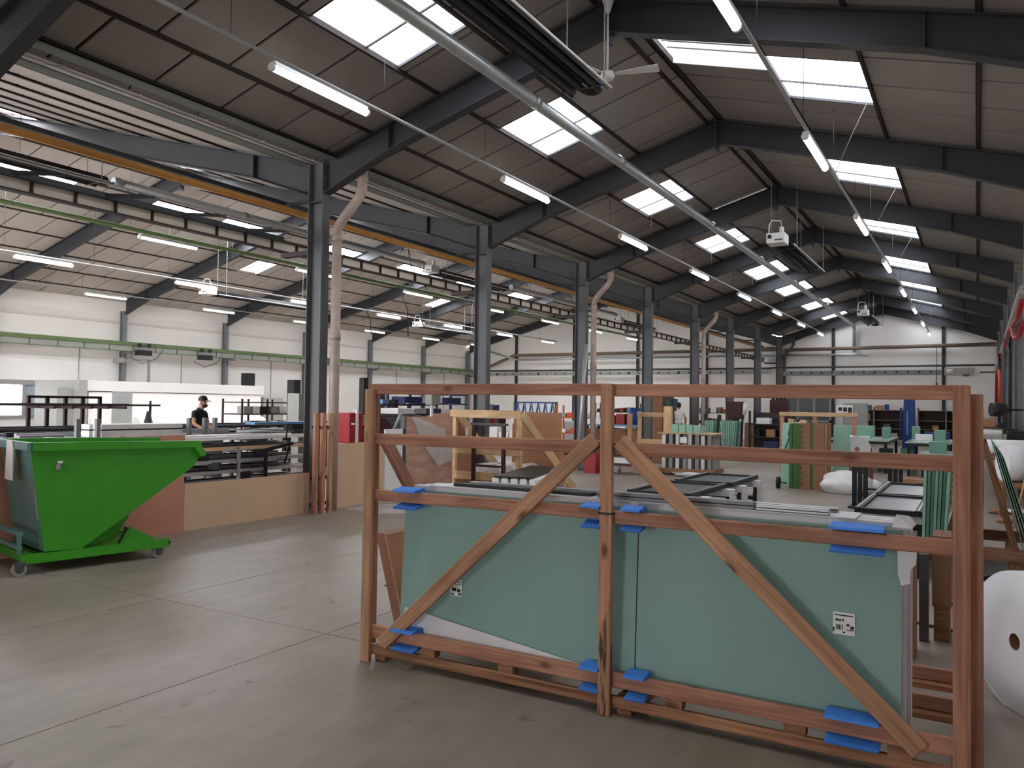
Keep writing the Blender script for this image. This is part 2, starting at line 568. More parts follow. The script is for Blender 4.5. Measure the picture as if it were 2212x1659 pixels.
WIN = (9.9, 16.95, 1.0, 2.2)
mb = MB(); wall_pieces(mb, 'x', XL - 0.2, XL, YN, YE, 0, 5.45, [WIN])
wl = struct('wall_left', mb, 'wall_white')
MB().box(XL, XL + 0.05, YN, YE, 4.52, 4.62).build('ledge', 'wall_band', wl)
for yj_ in (11.6, 16.9, 21.2, 26.0, 30.3, 35.2, 39.8):
    MB().cyl((XL + 0.02, yj_, 0), (XL + 0.02, yj_, 3.5), 0.018, 6).build('conduit', 'rail_grey', wl)
mb = MB(); wall_pieces(mb, 'x', XW, XW + 0.2, YN, YE, 0, 5.45, [])
wr = struct('wall_right', mb, 'wall_white')
mb = MB(); wall_pieces(mb, 'y', -0.2, 0.0, XL, XV - 0.2, 0, 5.3, [(-26.9, -11.0, 0, 4.7)])  # wide hall wall set close, its unseen door hole sized for the light
mb.prism([(XL, 0, 5.3), (XLR, 0, ZLR + 0.05), (XV, 0, 5.3)], (0, -0.2, 0), (0, 0.0, 0))
mb.box(XV - 0.2, XV, YN, 0.0, 0, 5.3)
wall_pieces(mb, 'y', YN - 0.2, YN, XV, XW, 0, 5.3, [(-5.5, -3.1, 0, 2.4)])  # unseen opening added to light the crate from the front
mb.prism([(XV, 0, 5.3), (XR, 0, ZR + 0.05), (XW, 0, 5.3)], (0, YN - 0.2, 0), (0, YN, 0))
struct('wall_near', mb, 'wall_white')
mb = MB().box(XL, XW, YE, YE + 0.2, 0, 5.3)
for (a, b_, c, zz) in ((XL, XLR, XV, ZLR), (XV, XR, XW, ZR)):
    mb.prism([(a, 0, 5.3), (b_, 0, zz + 0.05), (c, 0, 5.3)], (0, YE, 0), (0, YE + 0.2, 0))
we = struct('wall_end', mb, 'wall_white')
# sandwich-panel courses of the end wall, proud by a few mm
for (xa, xb) in ((-27.9, -24.6), (-24.4, -20.5), (-20.4, -16.75), (-16.5, -12.8), (-12.6, -9.1), (-8.5, -6.35), (-6.1, -3.85), (-3.8, -1.5), (-1.2, 0.9)):
    for (za, zb) in ((0.05, 1.6), (1.62, 3.2), (3.22, 4.68)):
        MB().box(xa, xb, YE - 0.012, YE, za, zb).build('panel', 'wall_white', we)
# window in the left wall
wn = sroot('window_1', (XL, 13, 1.0))
mb = MB()
for yy in (WIN[0], 11.4, 13.0, 14.98, 16.05, WIN[1]):
    mb.box(XL - 0.12, XL + 0.06, yy - 0.05, yy + 0.05, WIN[2], WIN[3])
mb.box(XL - 0.12, XL + 0.08, WIN[0], WIN[1], WIN[3] - 0.1, WIN[3] + 0.06)
mb.box(XL - 0.12, XL + 0.08, WIN[0], WIN[1], WIN[2] - 0.05, WIN[2] + 0.05)
mb.build('frame', 'grey_box', wn)
mat('window_glass', (220, 232, 240), 0.1, 0, 0, alpha=0.25)
mat('blind', (150, 160, 172), 0.6, 0, 0.05)
for (a, b_) in ((WIN[0], 11.4), (11.4, 13.0), (13.0, 14.98), (14.98, 16.05), (16.05, WIN[1])):
    MB().box(XL - 0.06, XL - 0.05, a + 0.05, b_ - 0.05, WIN[2] + 0.05, WIN[3] - 0.1).build('pane', 'window_glass', wn)
for (a, b_) in ((15.05, 16.0), (16.1, 16.9)):
    MB().box(XL - 0.02, XL, a, b_, WIN[2] + 0.05, WIN[3] - 0.1).build('blind', 'blind', wn)
# glazed gate in the end wall
dr = sroot('door_1', (-7.5, YE, 0))
mb = MB()
for xx in (-8.45, -7.9, -7.12, -6.35):
    mb.box(xx - 0.05, xx + 0.05, YE - 0.08, YE, 0, 2.5)
for zz in (0.05, 1.0, 2.48):
    mb.box(-8.5, -6.3, YE - 0.08, YE, zz - 0.05, zz + 0.05)
mb.build('frame', 'rail_grey', dr)
for (a, b_) in ((-8.45, -7.9), (-7.9, -7.12), (-7.12, -6.35)):
    for (za, zb) in ((0.1, 0.95), (1.05, 2.43)):
        MB().box(a + 0.05, b_ - 0.05, YE - 0.05, YE - 0.03, za, zb).build('pane', 'pane_dark', dr)

# ------------------------------------------------------------------ steel frames


def hcol(mb, x, y, z0, z1, d=0.30, wd=0.17, t=0.014):
    mb.box(x - d / 2, x - d / 2 + t, y - wd / 2, y + wd / 2, z0, z1)
    mb.box(x + d / 2 - t, x + d / 2, y - wd / 2, y + wd / 2, z0, z1)
    mb.box(x - d / 2 + t, x + d / 2 - t, y - 0.006, y + 0.006, z0, z1)


for k, y in enumerate(YC):
    n = ORD[len(YC) - k]
    ye = min(y, 42.2)
    c = thing('steel_column', 'grey steel column between the two halls, %s from the end wall' % n, 'column', (XV, ye, 0), 'valley columns')
    mb = MB(); hcol(mb, XV, ye, 0.02, ZE - 0.03); mb.build('shaft', 'steel_col', c)
    MB().box(XV - 0.2, XV + 0.2, ye - 0.15, ye + 0.15, 0, 0.02).build('base_plate', 'steel', c)
    mb = MB()
    for zz in (4.72,):
        mb.box(XV - 0.136, XV + 0.136, ye - 0.082, ye + 0.082, zz, zz + 0.02)
    for sgn in (-1, 1):
        for q in range(4):
            mb.cyl((XV + sgn * 0.15, ye - 0.05, 4.95 + 0.1 * q), (XV + sgn * 0.18, ye - 0.05, 4.95 + 0.1 * q), 0.014, 6)
            mb.cyl((XV + sgn * 0.15, ye + 0.05, 4.95 + 0.1 * q), (XV + sgn * 0.18, ye + 0.05, 4.95 + 0.1 * q), 0.014, 6)
    mb.build('stiffener', 'steel', c)
    c = tag(MB().build('wall_column', 'steel'), 'slim grey steel column on the left wall, %s from the end wall' % n, 'column', 'left wall columns') if False else None
    mb = MB(); hcol(mb, XL + 0.16, ye, 0, 5.0, 0.24, 0.14)
    o = mb.build('wall_column', 'steel_light'); tag(o, 'slim grey steel column on the left wall, %s from the end wall' % n, 'column', 'left wall columns')
    mb = MB(); hcol(mb, 0.92, ye, 0, 5.1, 0.26, 0.16)
    o = mb.build('wall_column', 'steel_light'); tag(o, 'grey steel column on the right wall, %s from the end wall' % n, 'column', 'right wall columns')


def rafter_half(mb, xa, xb, y, dep=0.40, hd=0.80, hl=1.25, wd=0.16):
    """from eave xa to ridge xb, haunched at the eave"""
    sg = 1 if xb > xa else -1
    za, zb = zroof(xa + sg * 0.001) - 0.05, zroof(xb - sg * 0.001) - 0.05
    sl = (zb - za) / (xb - xa)
    top = [(xa, za), (xb, zb)]
    xk = xa + sg * hl
    bot = [(xb, zb - dep), (xk, za + sl * (xk - xa) - dep + 0.02), (xa, za - hd + 0.3)]
    poly = [(p[0], y, p[1]) for p in top + bot]
    mb.prism(poly, (0, -0.006, 0), (0, 0.006, 0))
    pts = [(p[0], y, p[1]) for p in top]
    mb.bar(pts[0], pts[1], wd, 0.016)
    pb = [(p[0], y, p[1]) for p in bot]
    mb.bar(pb[0], pb[1], wd, 0.016)
    mb.bar(pb[1], pb[2], wd, 0.016)
    # stiffener at the haunch
    mb.box(xk - 0.008, xk + 0.008, y - wd / 2, y + wd / 2, bot[1][1], za + sl * (xk - xa))


for k, y in enumerate(YC):
    ye = min(y, 42.2)
    n = ORD[len(YC) - k]
    for (hall, a, r, b_, zz) in (('narrow', XV + 0.16, XR, 0.79, ZR), ('wide', XL + 0.28, XLR, XV - 0.16, ZLR)):
        t = thing('roof_rafter', 'dark haunched steel rafter of the %s hall, %s from the end wall' % (hall, n), 'beam', (r, ye, zz - 0.5), 'rafters of the %s hall' % hall)
        mb = MB(); rafter_half(mb, a, r, ye); mb.build('rafter_half', 'steel', t)
        mb = MB(); rafter_half(mb, b_, r, ye); mb.build('rafter_half', 'steel', t)
        mb = MB().box(r - 0.02, r + 0.02, ye - 0.09, ye + 0.09, zz - 0.58, zz - 0.06)
        for q in range(4):
            mb.cyl((r - 0.045, ye - 0.05, zz - 0.5 + 0.11 * q), (r + 0.045, ye - 0.05, zz - 0.5 + 0.11 * q), 0.014, 6)
        mb.build('ridge_plate', 'steel', t)

# ------------------------------------------------------------------ ceilings
PL = 0.97
winno = [1]


def in_frame(x, y, z, mrg=60):
    p = pix((x, y, z))
    return p is not None and -mrg < p[0] < 2212 + mrg and -mrg < p[1] < 1659


def slope(idx, rows, offs, lights, hatches=(), sky='skylight', pm='panel_dimmed'):
    """rows: X boundaries eave -> ridge; lights: list of (row, y0, y1) roof windows; panels hang under dark backing"""
    root = sroot('ceiling' if idx == 0 else 'ceiling_%d' % (idx + 1), ((rows[0] + rows[-1]) / 2, 15, zroof((rows[0] + rows[-1]) / 2)))
    mb = MB()
    xa, xb = rows[0], rows[-1]
    e = 0.001 if xb > xa else -0.001
    za, zb = zroof(xa + e), zroof(xb - e)

    def zz(x):
        return za + (zb - za) * (x - xa) / (xb - xa)
    # backing sheet, open where the roof windows are
    ys = sorted(set([YN, YE] + [v for l in list(lights) + list(hatches) for v in l[1:3]]))
    for i in range(len(rows) - 1):
        x0, x1 = rows[i], rows[i + 1]
        for p, q in zip(ys[:-1], ys[1:]):
            if any(l[0] == i and l[1] <= p and q <= l[2] for l in list(lights) + list(hatches)):
                continue
            mb.prism([(x0, 0, zz(x0) + 0.045), (x1, 0, zz(x1) + 0.045), (x1, 0, zz(x1) + 0.09), (x0, 0, zz(x0) + 0.09)], (0, p, 0), (0, q, 0))
    mb.build('backing', 'joint', root)
    # purlins along the joints
    for i in range(1, len(rows) - 1):
        x0 = rows[i]
        MB().box(x0 - 0.022, x0 + 0.022, YN, YE, zz(x0) - 0.03, zz(x0) + 0.05).build('purlin', 'joint', root)
    rest = MB(); shared = {}; cand = []
    for i in range(len(rows) - 1):
        x0, x1 = rows[i], rows[i + 1]
        sg = 1 if x1 > x0 else -1
        u0, u1 = x0 + sg * 0.03, x1 - sg * 0.03
        y = YN + offs[i % len(offs)]
        holes = [l for l in list(lights) + list(hatches) if l[0] == i]
        while y < YE - 0.1:
            a, b_ = y + 0.022, min(y + PL, YE) - 0.022
            y += PL
            segs = [(a, b_)]
            for h in holes:
                new = []
                for (s, e2) in segs:
                    if h[2] <= s or h[1] >= e2:
                        new.append((s, e2)); continue
                    if h[1] - s > 0.05:
                        new.append((s, h[1] - 0.02))
                    if e2 - h[2] > 0.05:
                        new.append((h[2] + 0.02, e2))
                segs = new
            for (s, e2) in segs:
                cand.append((i, u0, u1, s, e2))

    def poly(u0, u1):
        return [(u0, 0, zz(u0)), (u1, 0, zz(u1)), (u1, 0, zz(u1) + 0.03), (u0, 0, zz(u0) + 0.03)]

    def size(c):
        i, u0, u1, s, e2 = c
        pts = [pix((x, yy, zz(x))) for x in (u0, u1) for yy in (s, e2)]
        if any(p is None for p in pts):
            return 0
        ar = abs((pts[1][0] - pts[0][0]) * (pts[3][1] - pts[0][1]) - (pts[3][0] - pts[0][0]) * (pts[1][1] - pts[0][1])) if False else 0
        d = [pts[0], pts[1], pts[3], pts[2]]
        ar = 0
        for q in range(4):
            ar += d[q][0] * d[(q + 1) % 4][1] - d[(q + 1) % 4][0] * d[q][1]
        return abs(ar) / 2
    vis = sorted([c for c in cand if in_frame((c[1] + c[2]) / 2, (c[3] + c[4]) / 2, zz((c[1] + c[2]) / 2), 250)], key=lambda c: -size(c))[:290]
    vset = set(id(c) for c in vis)
    for c in cand:
        i, u0, u1, s, e2 = c
        if id(c) in vset:
            key = (i, round(e2 - s, 3))
            if key not in shared:
                h = (e2 - s) / 2
                xm = (u0 + u1) / 2
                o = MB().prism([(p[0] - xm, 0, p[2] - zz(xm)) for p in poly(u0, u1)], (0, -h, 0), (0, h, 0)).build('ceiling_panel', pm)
                shared[key] = o.data
                COL.objects.unlink(o); bpy.data.objects.remove(o)
            o = bpy.data.objects.new('ceiling_panel', shared[key])
            COL.objects.link(o); o.parent = root
            o.location = Vector(((u0 + u1) / 2, (s + e2) / 2, zz((u0 + u1) / 2))) - root.location
        else:
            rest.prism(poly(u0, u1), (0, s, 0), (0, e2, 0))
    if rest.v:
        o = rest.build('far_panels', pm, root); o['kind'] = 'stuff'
    # roof windows
    for (i, p, q) in lights:
        winno[0] += 1
        x0, x1 = rows[i], rows[i + 1]
        sg = 1 if x1 > x0 else -1
        w_ = sroot('window_%d' % winno[0], ((x0 + x1) / 2, (p + q) / 2, zz((x0 + x1) / 2)))
        mb = MB()
        for yy in (p, q):
            mb.prism([(x0, 0, zz(x0)), (x1, 0, zz(x1)), (x1, 0, zz(x1) + 0.14), (x0, 0, zz(x0) + 0.14)], (0, yy - 0.012, 0), (0, yy + 0.012, 0))
        for xx in (x0, x1):
            mb.box(xx - 0.015, xx + 0.015, p, q, zz(xx) - 0.01, zz(xx) + 0.14)
        ym = p + (q - p) * 0.6
        mb.prism([(x0, 0, zz(x0) + 0.01), (x1, 0, zz(x1) + 0.01), (x1, 0, zz(x1) + 0.034), (x0, 0, zz(x0) + 0.034)], (0, ym - 0.012, 0), (0, ym + 0.012, 0))
        mb.build('frame', 'steel', w_)
        for (a, b_) in ((p, ym), (ym, q)):
            MB().prism([(x0, 0, zz(x0) + 0.035), (x1, 0, zz(x1) + 0.035), (x1, 0, zz(x1) + 0.05), (x0, 0, zz(x0) + 0.05)], (0, a + 0.015, 0), (0, b_ - 0.015, 0)).build('pane', sky, w_)
    for (i, p, q) in hatches:
        winno[0] += 1
        x0, x1 = rows[i], rows[i + 1]
        w_ = sroot('window_%d' % winno[0], ((x0 + x1) / 2, (p + q) / 2, zz((x0 + x1) / 2)))
        mb = MB()
        for yy in (p, q):
            mb.prism([(x0, 0, zz(x0) - 0.02), (x1, 0, zz(x1) - 0.02), (x1, 0, zz(x1) + 0.38), (x0, 0, zz(x0) + 0.38)], (0, yy - 0.015, 0), (0, yy + 0.015, 0))
        for xx in (x0, x1):
            mb.box(xx - 0.015, xx + 0.015, p, q, zz(xx) - 0.02, zz(xx) + 0.38)
        mb.build('curb', 'white_metal', w_)
        MB().prism([(x0, 0, zz(x0) + 0.38), (x1, 0, zz(x1) + 0.38), (x1, 0, zz(x1) + 0.40), (x0, 0, zz(x0) + 0.40)], (0, p, 0), (0, q, 0)).build('dome', sky, w_)
        for q_ in range(3):
            yy = p + (q - p) * (q_ + 1) / 4
            MB().prism([(x0, 0, zz(x0) + 0.12), (x1, 0, zz(x1) + 0.12), (x1, 0, zz(x1) + 0.15), (x0, 0, zz(x0) + 0.15)], (0, yy - 0.03, 0), (0, yy + 0.03, 0)).build('flap_arm', 'rail_grey', w_)
    return root


skyY = [(-2.9, -1.25), (1.7, 3.3), (6.47, 8.06), (10.61, 12.25), (15.58, 17.23), (20.63, 22.3), (25.7, 27.7), (30.2, 32.2), (35.4, 37.3), (40.1, 41.6)]
skyRt = [(1.7, 3.3), (6.47, 8.06), (10.61, 12.25), (15.58, 17.23), (20.8, 22.5), (26.0, 28.3), (30.9, 33.0), (35.8, 37.6), (40.4, 41.8)]
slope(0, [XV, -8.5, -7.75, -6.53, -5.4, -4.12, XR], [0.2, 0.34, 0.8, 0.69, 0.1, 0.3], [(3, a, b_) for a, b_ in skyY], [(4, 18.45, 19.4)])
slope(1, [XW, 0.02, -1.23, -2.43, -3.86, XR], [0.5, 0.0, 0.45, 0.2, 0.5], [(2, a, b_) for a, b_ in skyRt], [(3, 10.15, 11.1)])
skyL = [(-2.5, -0.4), (2.0, 4.2), (6.6, 8.6), (10.1, 12.15), (14.3, 16.2), (16.9, 18.4), (21.6, 23.6), (25.9, 28.0), (30.3, 32.2), (35.0, 37.0)]
slope(2, [XL, -27.3, -26.15, -25.0, -23.83, -22.65, -21.5, -20.35, -19.2, XLR], [0.1, 0.6, 0.25, 0.85, 0.5, 0.0, 0.55], [(6, a, b_) for a, b_ in skyL], [(4, 20.2, 21.1), (4, 31.6, 32.5)], 'skylight_wide', 'panel')
slope(3, [XV, -9.75, -10.9, -12.05, -13.2, -14.35, -15.5, -16.65, -17.8, XLR], [0.4, 0.0, 0.6, 0.3, 0.8, 0.2], [(7, a, b_) for a, b_ in ((2.2, 4.2), (7.9, 9.85), (11.9, 13.4), (16.6, 18.2), (21.4, 23.0), (26.0, 27.6), (30.8, 32.4), (35.6, 37.2))], (), 'skylight_wide', 'panel')
# grey-green eaves purlins beside the valley
for (xx, nm) in ((-8.52, 'narrow'), (-9.12, 'wide')):
    mb = MB().box(xx - 0.09, xx + 0.09, 0.02, 42.1, zroof(xx) - 0.085, zroof(xx) - 0.065).box(xx - 0.09, xx - 0.08, 0.02, 42.1, zroof(xx) - 0.065, zroof(xx) - 0.04)
    o = mb.build('eaves_purlin', 'purlin_grey'); tag(o, 'long grey-green steel eaves purlin along the valley of the %s hall' % nm, 'beam')
# white ridge-side cable strips
# ================================================================== services under the roof


def light_row(x, z, ys, label, group, rail_mat, rail_r, y0, y1, rail_label, rail_name='light_rail', drop=0.09):
    r = thing(rail_name, rail_label, 'rail', (x, (y0 + y1) / 2, z))
    MB().cyl((x, y0, z), (x, y1, z), rail_r, 8).build('tube', rail_mat, r)
    mb = MB()
    y = y0 + 1.2
    hang = []
    while y < y1:
        hang.append(y); y += BAY / 2
    for y in hang:
        mb = MB().cyl((x, y, z + rail_r), (x, y, zroof(x) - 0.02), 0.004, 4)
        mb.build('hanger_wire', 'steel', r)
    first = None
    for qi, y in enumerate(ys):
        lab = '%s, %s from the end wall' % (label, ORD[len(ys) - qi])
        zz = z - rail_r - drop
        if first is None:
            t = thing('tube_light', lab, 'light', (x, y, zz), group)
            arc = [(x + 0.045 * math.cos(a_), 0, zz + 0.01 + 0.05 * math.sin(a_)) for a_ in [math.radians(180 + 22.5 * q) for q in range(9)]]
            MB().prism(arc, (0, y - 0.74, 0), (0, y + 0.74, 0)).build('diffuser', 'tube', t)
            mb = MB().prism([(x - 0.05, 0, zz + 0.012), (x + 0.05, 0, zz + 0.012), (x + 0.03, 0, zz + 0.07), (x - 0.03, 0, zz + 0.07)], (0, y - 0.74, 0), (0, y + 0.74, 0))
            mb.build('housing', 'white_metal', t)
            for e in (-1, 1):
                MB().cyl((x, y + e * 0.74, zz), (x, y + e * 0.775, zz), 0.045, 12).build('end_cap', 'white_metal', t)
                MB().box(x - 0.01, x + 0.01, y + e * 0.5 - 0.015, y + e * 0.5 + 0.015, zz + 0.07, z - rail_r).build('clip', 'rail_grey', t)
            first = (t, y)
        else:
            dup(first[0], (0, y - first[1], 0), lab)
    return r


Y0L = 11.37
light_row(-6.44, 5.30, [Y0L + BAY * k for k in range(-3, 7)], 'white tube light left of the silver flue', 'tube lights of the narrow hall, valley side', 'rail_grey', 0.022, -3, 41.5, 'thin grey conduit rail carrying tube lights left of the silver flue', 'light_rail')
light_row(-1.83, 5.12, [10.95 + BAY * k for k in range(-2, 7)], 'white tube light near the right wall', 'tube lights of the narrow hall, right wall side', 'rail_grey', 0.022, -3, 41.5, 'thin grey conduit rail carrying tube lights near the right wall', 'light_rail')
light_row(-16.13, 5.42, [11.73 + BAY * k for k in range(-2, 7)], 'white tube light hung under the green rail', 'tube lights under the green rail', 'green_steel', 0.05, 0.05, 41.8, 'long green steel pipe rail with tube lights under it', 'pipe_rail')
light_row(-21.3, 5.38, [11.76 + BAY * k for k in range(-1, 7)], 'white tube light on the white rail', 'tube lights on the white rail', 'rail_grey', 0.028, 0.05, 41.5, 'long white rail carrying tube lights in the wide hall', 'light_rail')
light_row(-26.1, 5.32, [11.8 + BAY * k for k in range(0, 7)], 'white tube light beside the left wall', 'tube lights beside the left wall', 'rail_grey', 0.022, 5, 41.5, 'thin rail carrying tube lights beside the left wall', 'light_rail')

# --- silver flue pipe of the narrow hall
t = thing('flue_pipe', 'long silver spiral flue pipe below the narrow hall roof', 'pipe', (-5.22, 20, 5.8))
MB().cyl((-5.22, -2, 5.8), (-5.22, 41.85, 5.76), 0.082, 20).build('pipe', 'galv', t)
for y in (4.8, 9.4, 12.4, 17.9, 22.6, 27.4, 32.2, 36.9):
    MB().cyl((-5.22, y - 0.08, 5.797), (-5.22, y + 0.08, 5.797), 0.09, 20).build('collar', 'galv', t)
for y in YC[2:]:
    MB().box(-5.235, -5.205, y - 0.012, y + 0.012, 5.87, 5.93).build('hanger', 'steel', t)
MB().tube([(-5.22, 41.85, 5.76), (-5.22, 42.1, 5.72), (-5.22, 42.2, 5.5), (-5.22, 42.2, 4.45)], 0.085, 14).build('drop_pipe', 'galv', t)

# --- radiant heaters


def heater(x0, x1, z, y0, y1, label, box_end='near', boxed=True, chain_top=None):
    xm = (x0 + x1) / 2
    t = thing('radiant_heater', label, 'heater', (xm, (y0 + y1) / 2, z))
    wd = x1 - x0
    prof = [(x0, z), (x0 + 0.03, z + 0.015), (x0 + wd * 0.22, z + 0.15), (xm - 0.06, z + 0.16), (xm, z + 0.06), (xm + 0.06, z + 0.16), (x1 - wd * 0.22, z + 0.15), (x1 - 0.03, z + 0.015), (x1, z)]
    th = 0.006
    mb = MB()
    for a, b_ in zip(prof[:-1], prof[1:]):
        mb.prism([(a[0], 0, a[1]), (b_[0], 0, b_[1]), (b_[0], 0, b_[1] + th), (a[0], 0, a[1] + th)], (0, y0, 0), (0, y1, 0))
    mb.build('reflector', 'reflector', t)
    for xx in (x0 + wd * 0.3, x1 - wd * 0.3):
        MB().cyl((xx, y0 + 0.1, z + 0.075), (xx, y1 - 0.06, z + 0.075), 0.04, 12).build('burner_tube', 'black', t)
    MB().tube([(x0 + wd * 0.3, y1 - 0.1, z + 0.07)] + [(xm - wd * 0.2 * math.cos(a), y1 + wd * 0.25 * math.sin(a), z + 0.07) for a in [math.pi * k / 8 for k in range(9)]] + [(x1 - wd * 0.3, y1 - 0.1, z + 0.07)], 0.042, 10).build('return_bend', 'black', t)
    MB().cyl((x1 + 0.02, y0, z + 0.03), (x1 + 0.02, y1, z + 0.03), 0.014, 8).build('edge_rod', 'white_metal', t)
    n = max(2, int((y1 - y0) / 1.7))
    for k in range(n):
        y = y0 + 0.3 + (y1 - y0 - 0.5) * k / (n - 1)
        MB().box(x0 - 0.01, x1 + 0.03, y - 0.015, y + 0.015, z - 0.012, z - 0.004).build('bracket', 'steel', t)
        for xx in (x0 + 0.03, x1 + 0.02):
            mb = MB()
            zt = zroof(xx) - 0.04
            zc = z + 0.02; q = 0
            while zc < zt:
                if q % 2:
                    mb.box(xx - 0.009, xx + 0.009, y - 0.003, y + 0.003, zc, min(zc + 0.07, zt))
                else:
                    mb.box(xx - 0.003, xx + 0.003, y - 0.009, y + 0.009, zc, min(zc + 0.07, zt))
                zc += 0.055; q += 1
            mb.build('chain', 'rail_grey', t)
    if boxed:
        b_ = MB().box(xm - 0.19, xm + 0.19, y0 - 0.45, y0 - 0.02, z + 0.0, z + 0.22).build('burner_box', 'white_metal', t, bevel=0.01)
        MB().box(xm - 0.16, xm - 0.08, y0 - 0.455, y0 - 0.45, z + 0.1, z + 0.18).build('label_plate', 'black', b_)
        MB().box(xm - 0.02, xm + 0.15, y0 - 0.455, y0 - 0.45, z + 0.05, z + 0.08).build('label_plate', 'dark_grey', b_)
        MB().cyl((xm + 0.08, y0 - 0.2, z + 0.22), (xm + 0.08, y0 - 0.2, z + 0.38), 0.05, 10).build('flue_spigot', 'white_metal', b_)
        MB().tube([(xm + 0.08, y0 - 0.2, z + 0.38), (xm + 0.07, y0 - 0.25, z + 0.5), (xm - 0.1, y0 - 0.3, z + 0.52), (xm - 0.16, y0 - 0.3, z + 0.42), (xm - 0.17, y0 - 0.3, z + 0.22)], 0.014, 6).build('gas_hose', 'white_metal', b_)
        if x0 > XV:
            MB().tube([(xm - 0.1, y0 - 0.15, z + 0.26), (xm - 0.5, y0 - 0.1, z + 0.45), (-5.1, y0 - 0.1, z + 0.58)], 0.022, 8).build('flue_connector', 'steel', b_)
    return t


heater(-4.03, -3.56, 5.19, 2.9, 8.15, 'long black radiant heater hanging on chains beside the ceiling fan', boxed=False)
heater(-3.98, -3.42, 5.16, 17.75, 21.7, 'radiant heater with white burner box below the open roof hatch', boxed=True)
heater(-3.98, -3.42, 5.16, 32.6, 36.6, 'radiant heater with white burner box nearest the end wall of the narrow hall', boxed=True)
heater(-15.35, -14.85, 5.92, 3.5, 9.45, 'dark radiant heater at the open end of the silver duct in the wide hall', boxed=False)
heater(-15.25, -14.75, 5.80, 20.6, 25.0, 'radiant heater with grey burner box hung behind the columns of the wide hall', boxed=True)
heater(-15.25, -14.75, 5.70, 36.0, 40.4, 'radiant heater with white burner box close to the wide hall end wall', boxed=True)
heater(-22.05, -21.6, 5.12, 17.6, 22.0, 'slim radiant heater hanging under the white light rail', boxed=True)
heater(-22.05, -21.6, 5.1, 29.0, 33.0, 'slim radiant heater hanging under the white light rail, farther from the crane', boxed=True)
# duct of the wide hall
for (a, b_, lb) in ((9.6, 20.0, 'silver flue duct behind the first two columns in the wide hall'), (25.4, 35.4, 'silver flue duct near the end wall of the wide hall')):
    t = thing('flue_pipe', lb, 'pipe', (-15.0, (a + b_) / 2, 6.03))
    MB().cyl((-15.0, a, 6.03), (-15.0, b_, 6.03), 0.085, 18).build('pipe', 'galv', t)
    for y in (a + 0.1, a + 3.3, a + 6.2, b_ - 0.3):
        MB().cyl((-15.0, y - 0.08, 6.03), (-15.0, y + 0.08, 6.03), 0.098, 18).build('collar', 'galv', t)
    for y in (a + 1.5, a + 5.2, b_ - 1.5):
        MB().cyl((-15.0, y, 6.1), (-15.0, y, zroof(-15.0)), 0.006, 4).build('hanger_wire', 'steel', t)

# --- ceiling fans
def fan(x, y, z, label, zt):
    t = thing('ceiling_fan', label, 'fan', (x, y, z))
    MB().cyl((x, y, z), (x, y, zt), 0.014, 8).build('down_rod', 'white_metal', t)
    MB().lathe((x, y, z - 0.06), [(0.0, 0), (0.07, 0.01), (0.09, 0.05), (0.07, 0.1), (0.02, 0.12), (0.0, 0.12)], 16).build('motor', 'white_metal', t)
    MB().lathe((x, y, zt - 0.2), [(0.0, 0.2), (0.075, 0.2), (0.07, 0.14), (0.025, 0.0), (0.0, 0.0)], 16).build('canopy', 'white_metal', t)
    for k in range(3):
        a = math.radians(10 + 120 * k); c, s = math.cos(a), math.sin(a)
        mb = MB().prism([(x + c * 0.1 - s * 0.03, y + s * 0.1 + c * 0.03, z), (x + c * 0.1 + s * 0.03, y + s * 0.1 - c * 0.03, z + 0.01), (x + c * 0.62 + s * 0.08, y + s * 0.62 - c * 0.08, z + 0.02), (x + c * 0.62 - s * 0.07, y + s * 0.62 + c * 0.07, z - 0.01)], (0, 0, 0), (0, 0, 0.006))
        mb.build('blade', 'white_metal', t)
    return t


p = atY(1312, 163, 8.75)
fan(p.x, 8.75, p.z, 'white three-blade ceiling fan beside the long black heater', zroof(p.x) - 0.1)
p = atY(1815, 612, 34.0)
fan(p.x, 34.0, p.z, 'small white ceiling fan deep in the narrow hall', zroof(p.x) - 0.05)

# --- orange pipe and cream crane beam beside the valley columns
t = thing('pipe_rail', 'long orange pipe running beside the columns of the wide hall', 'pipe', (-9.5, 20, 4.7))
MB().cyl((-9.5, -2, 4.7), (-9.5, 41.9, 4.7), 0.048, 14).build('pipe', 'orange', t)
MB().box(-9.56, -9.5, -2, 41.9, 4.77, 4.83).build('carrier', 'black', t)
for y in YC[2:]:
    MB().box(-9.5, -8.95, y - 0.03, y + 0.03, 4.76, 4.80).build('bracket', 'steel', t)


def crane_beam(x, ztop, label, y0, y1, mtop, mweb, side, dep=0.3, step=0.95, tf=0.03):
    t = thing('crane_beam', label, 'beam', (x, (y0 + y1) / 2, ztop - dep))
    MB().box(x - 0.075, x + 0.075, y0, y1, ztop - tf, ztop).build('top_flange', mtop, t)
    MB().box(x - 0.06, x + 0.06, y0, y1, ztop - dep, ztop - dep + 0.02).build('bottom_flange', mtop, t)
    MB().box(x - 0.012, x + 0.012, y0, y1, ztop - dep + 0.02, ztop - 0.03).build('web', mweb, t)
    y = y0 + 0.3; first = None
    while y < y1:
        if first is None:
            first = (MB().box(x + side * 0.012, x + side * 0.06, y - 0.009, y + 0.009, ztop - dep + 0.02, ztop - 0.03).build('stiffener', mtop, t), y)
        else:
            c = first[0].copy(); COL.objects.link(c); c.location.y += y - first[1]
        y += step
    return t


t = crane_beam(-9.5, 4.19, 'cream crane beam with dark flanges beside the valley columns', -2, 41.9, 'steel_brown', 'cream', 1, 0.185, 0.52)
for y in YC[2:]:
    MB().box(-9.55, -8.95, y - 0.06, y + 0.06, 3.93, 4.0).build('bracket', 'steel_brown', t)
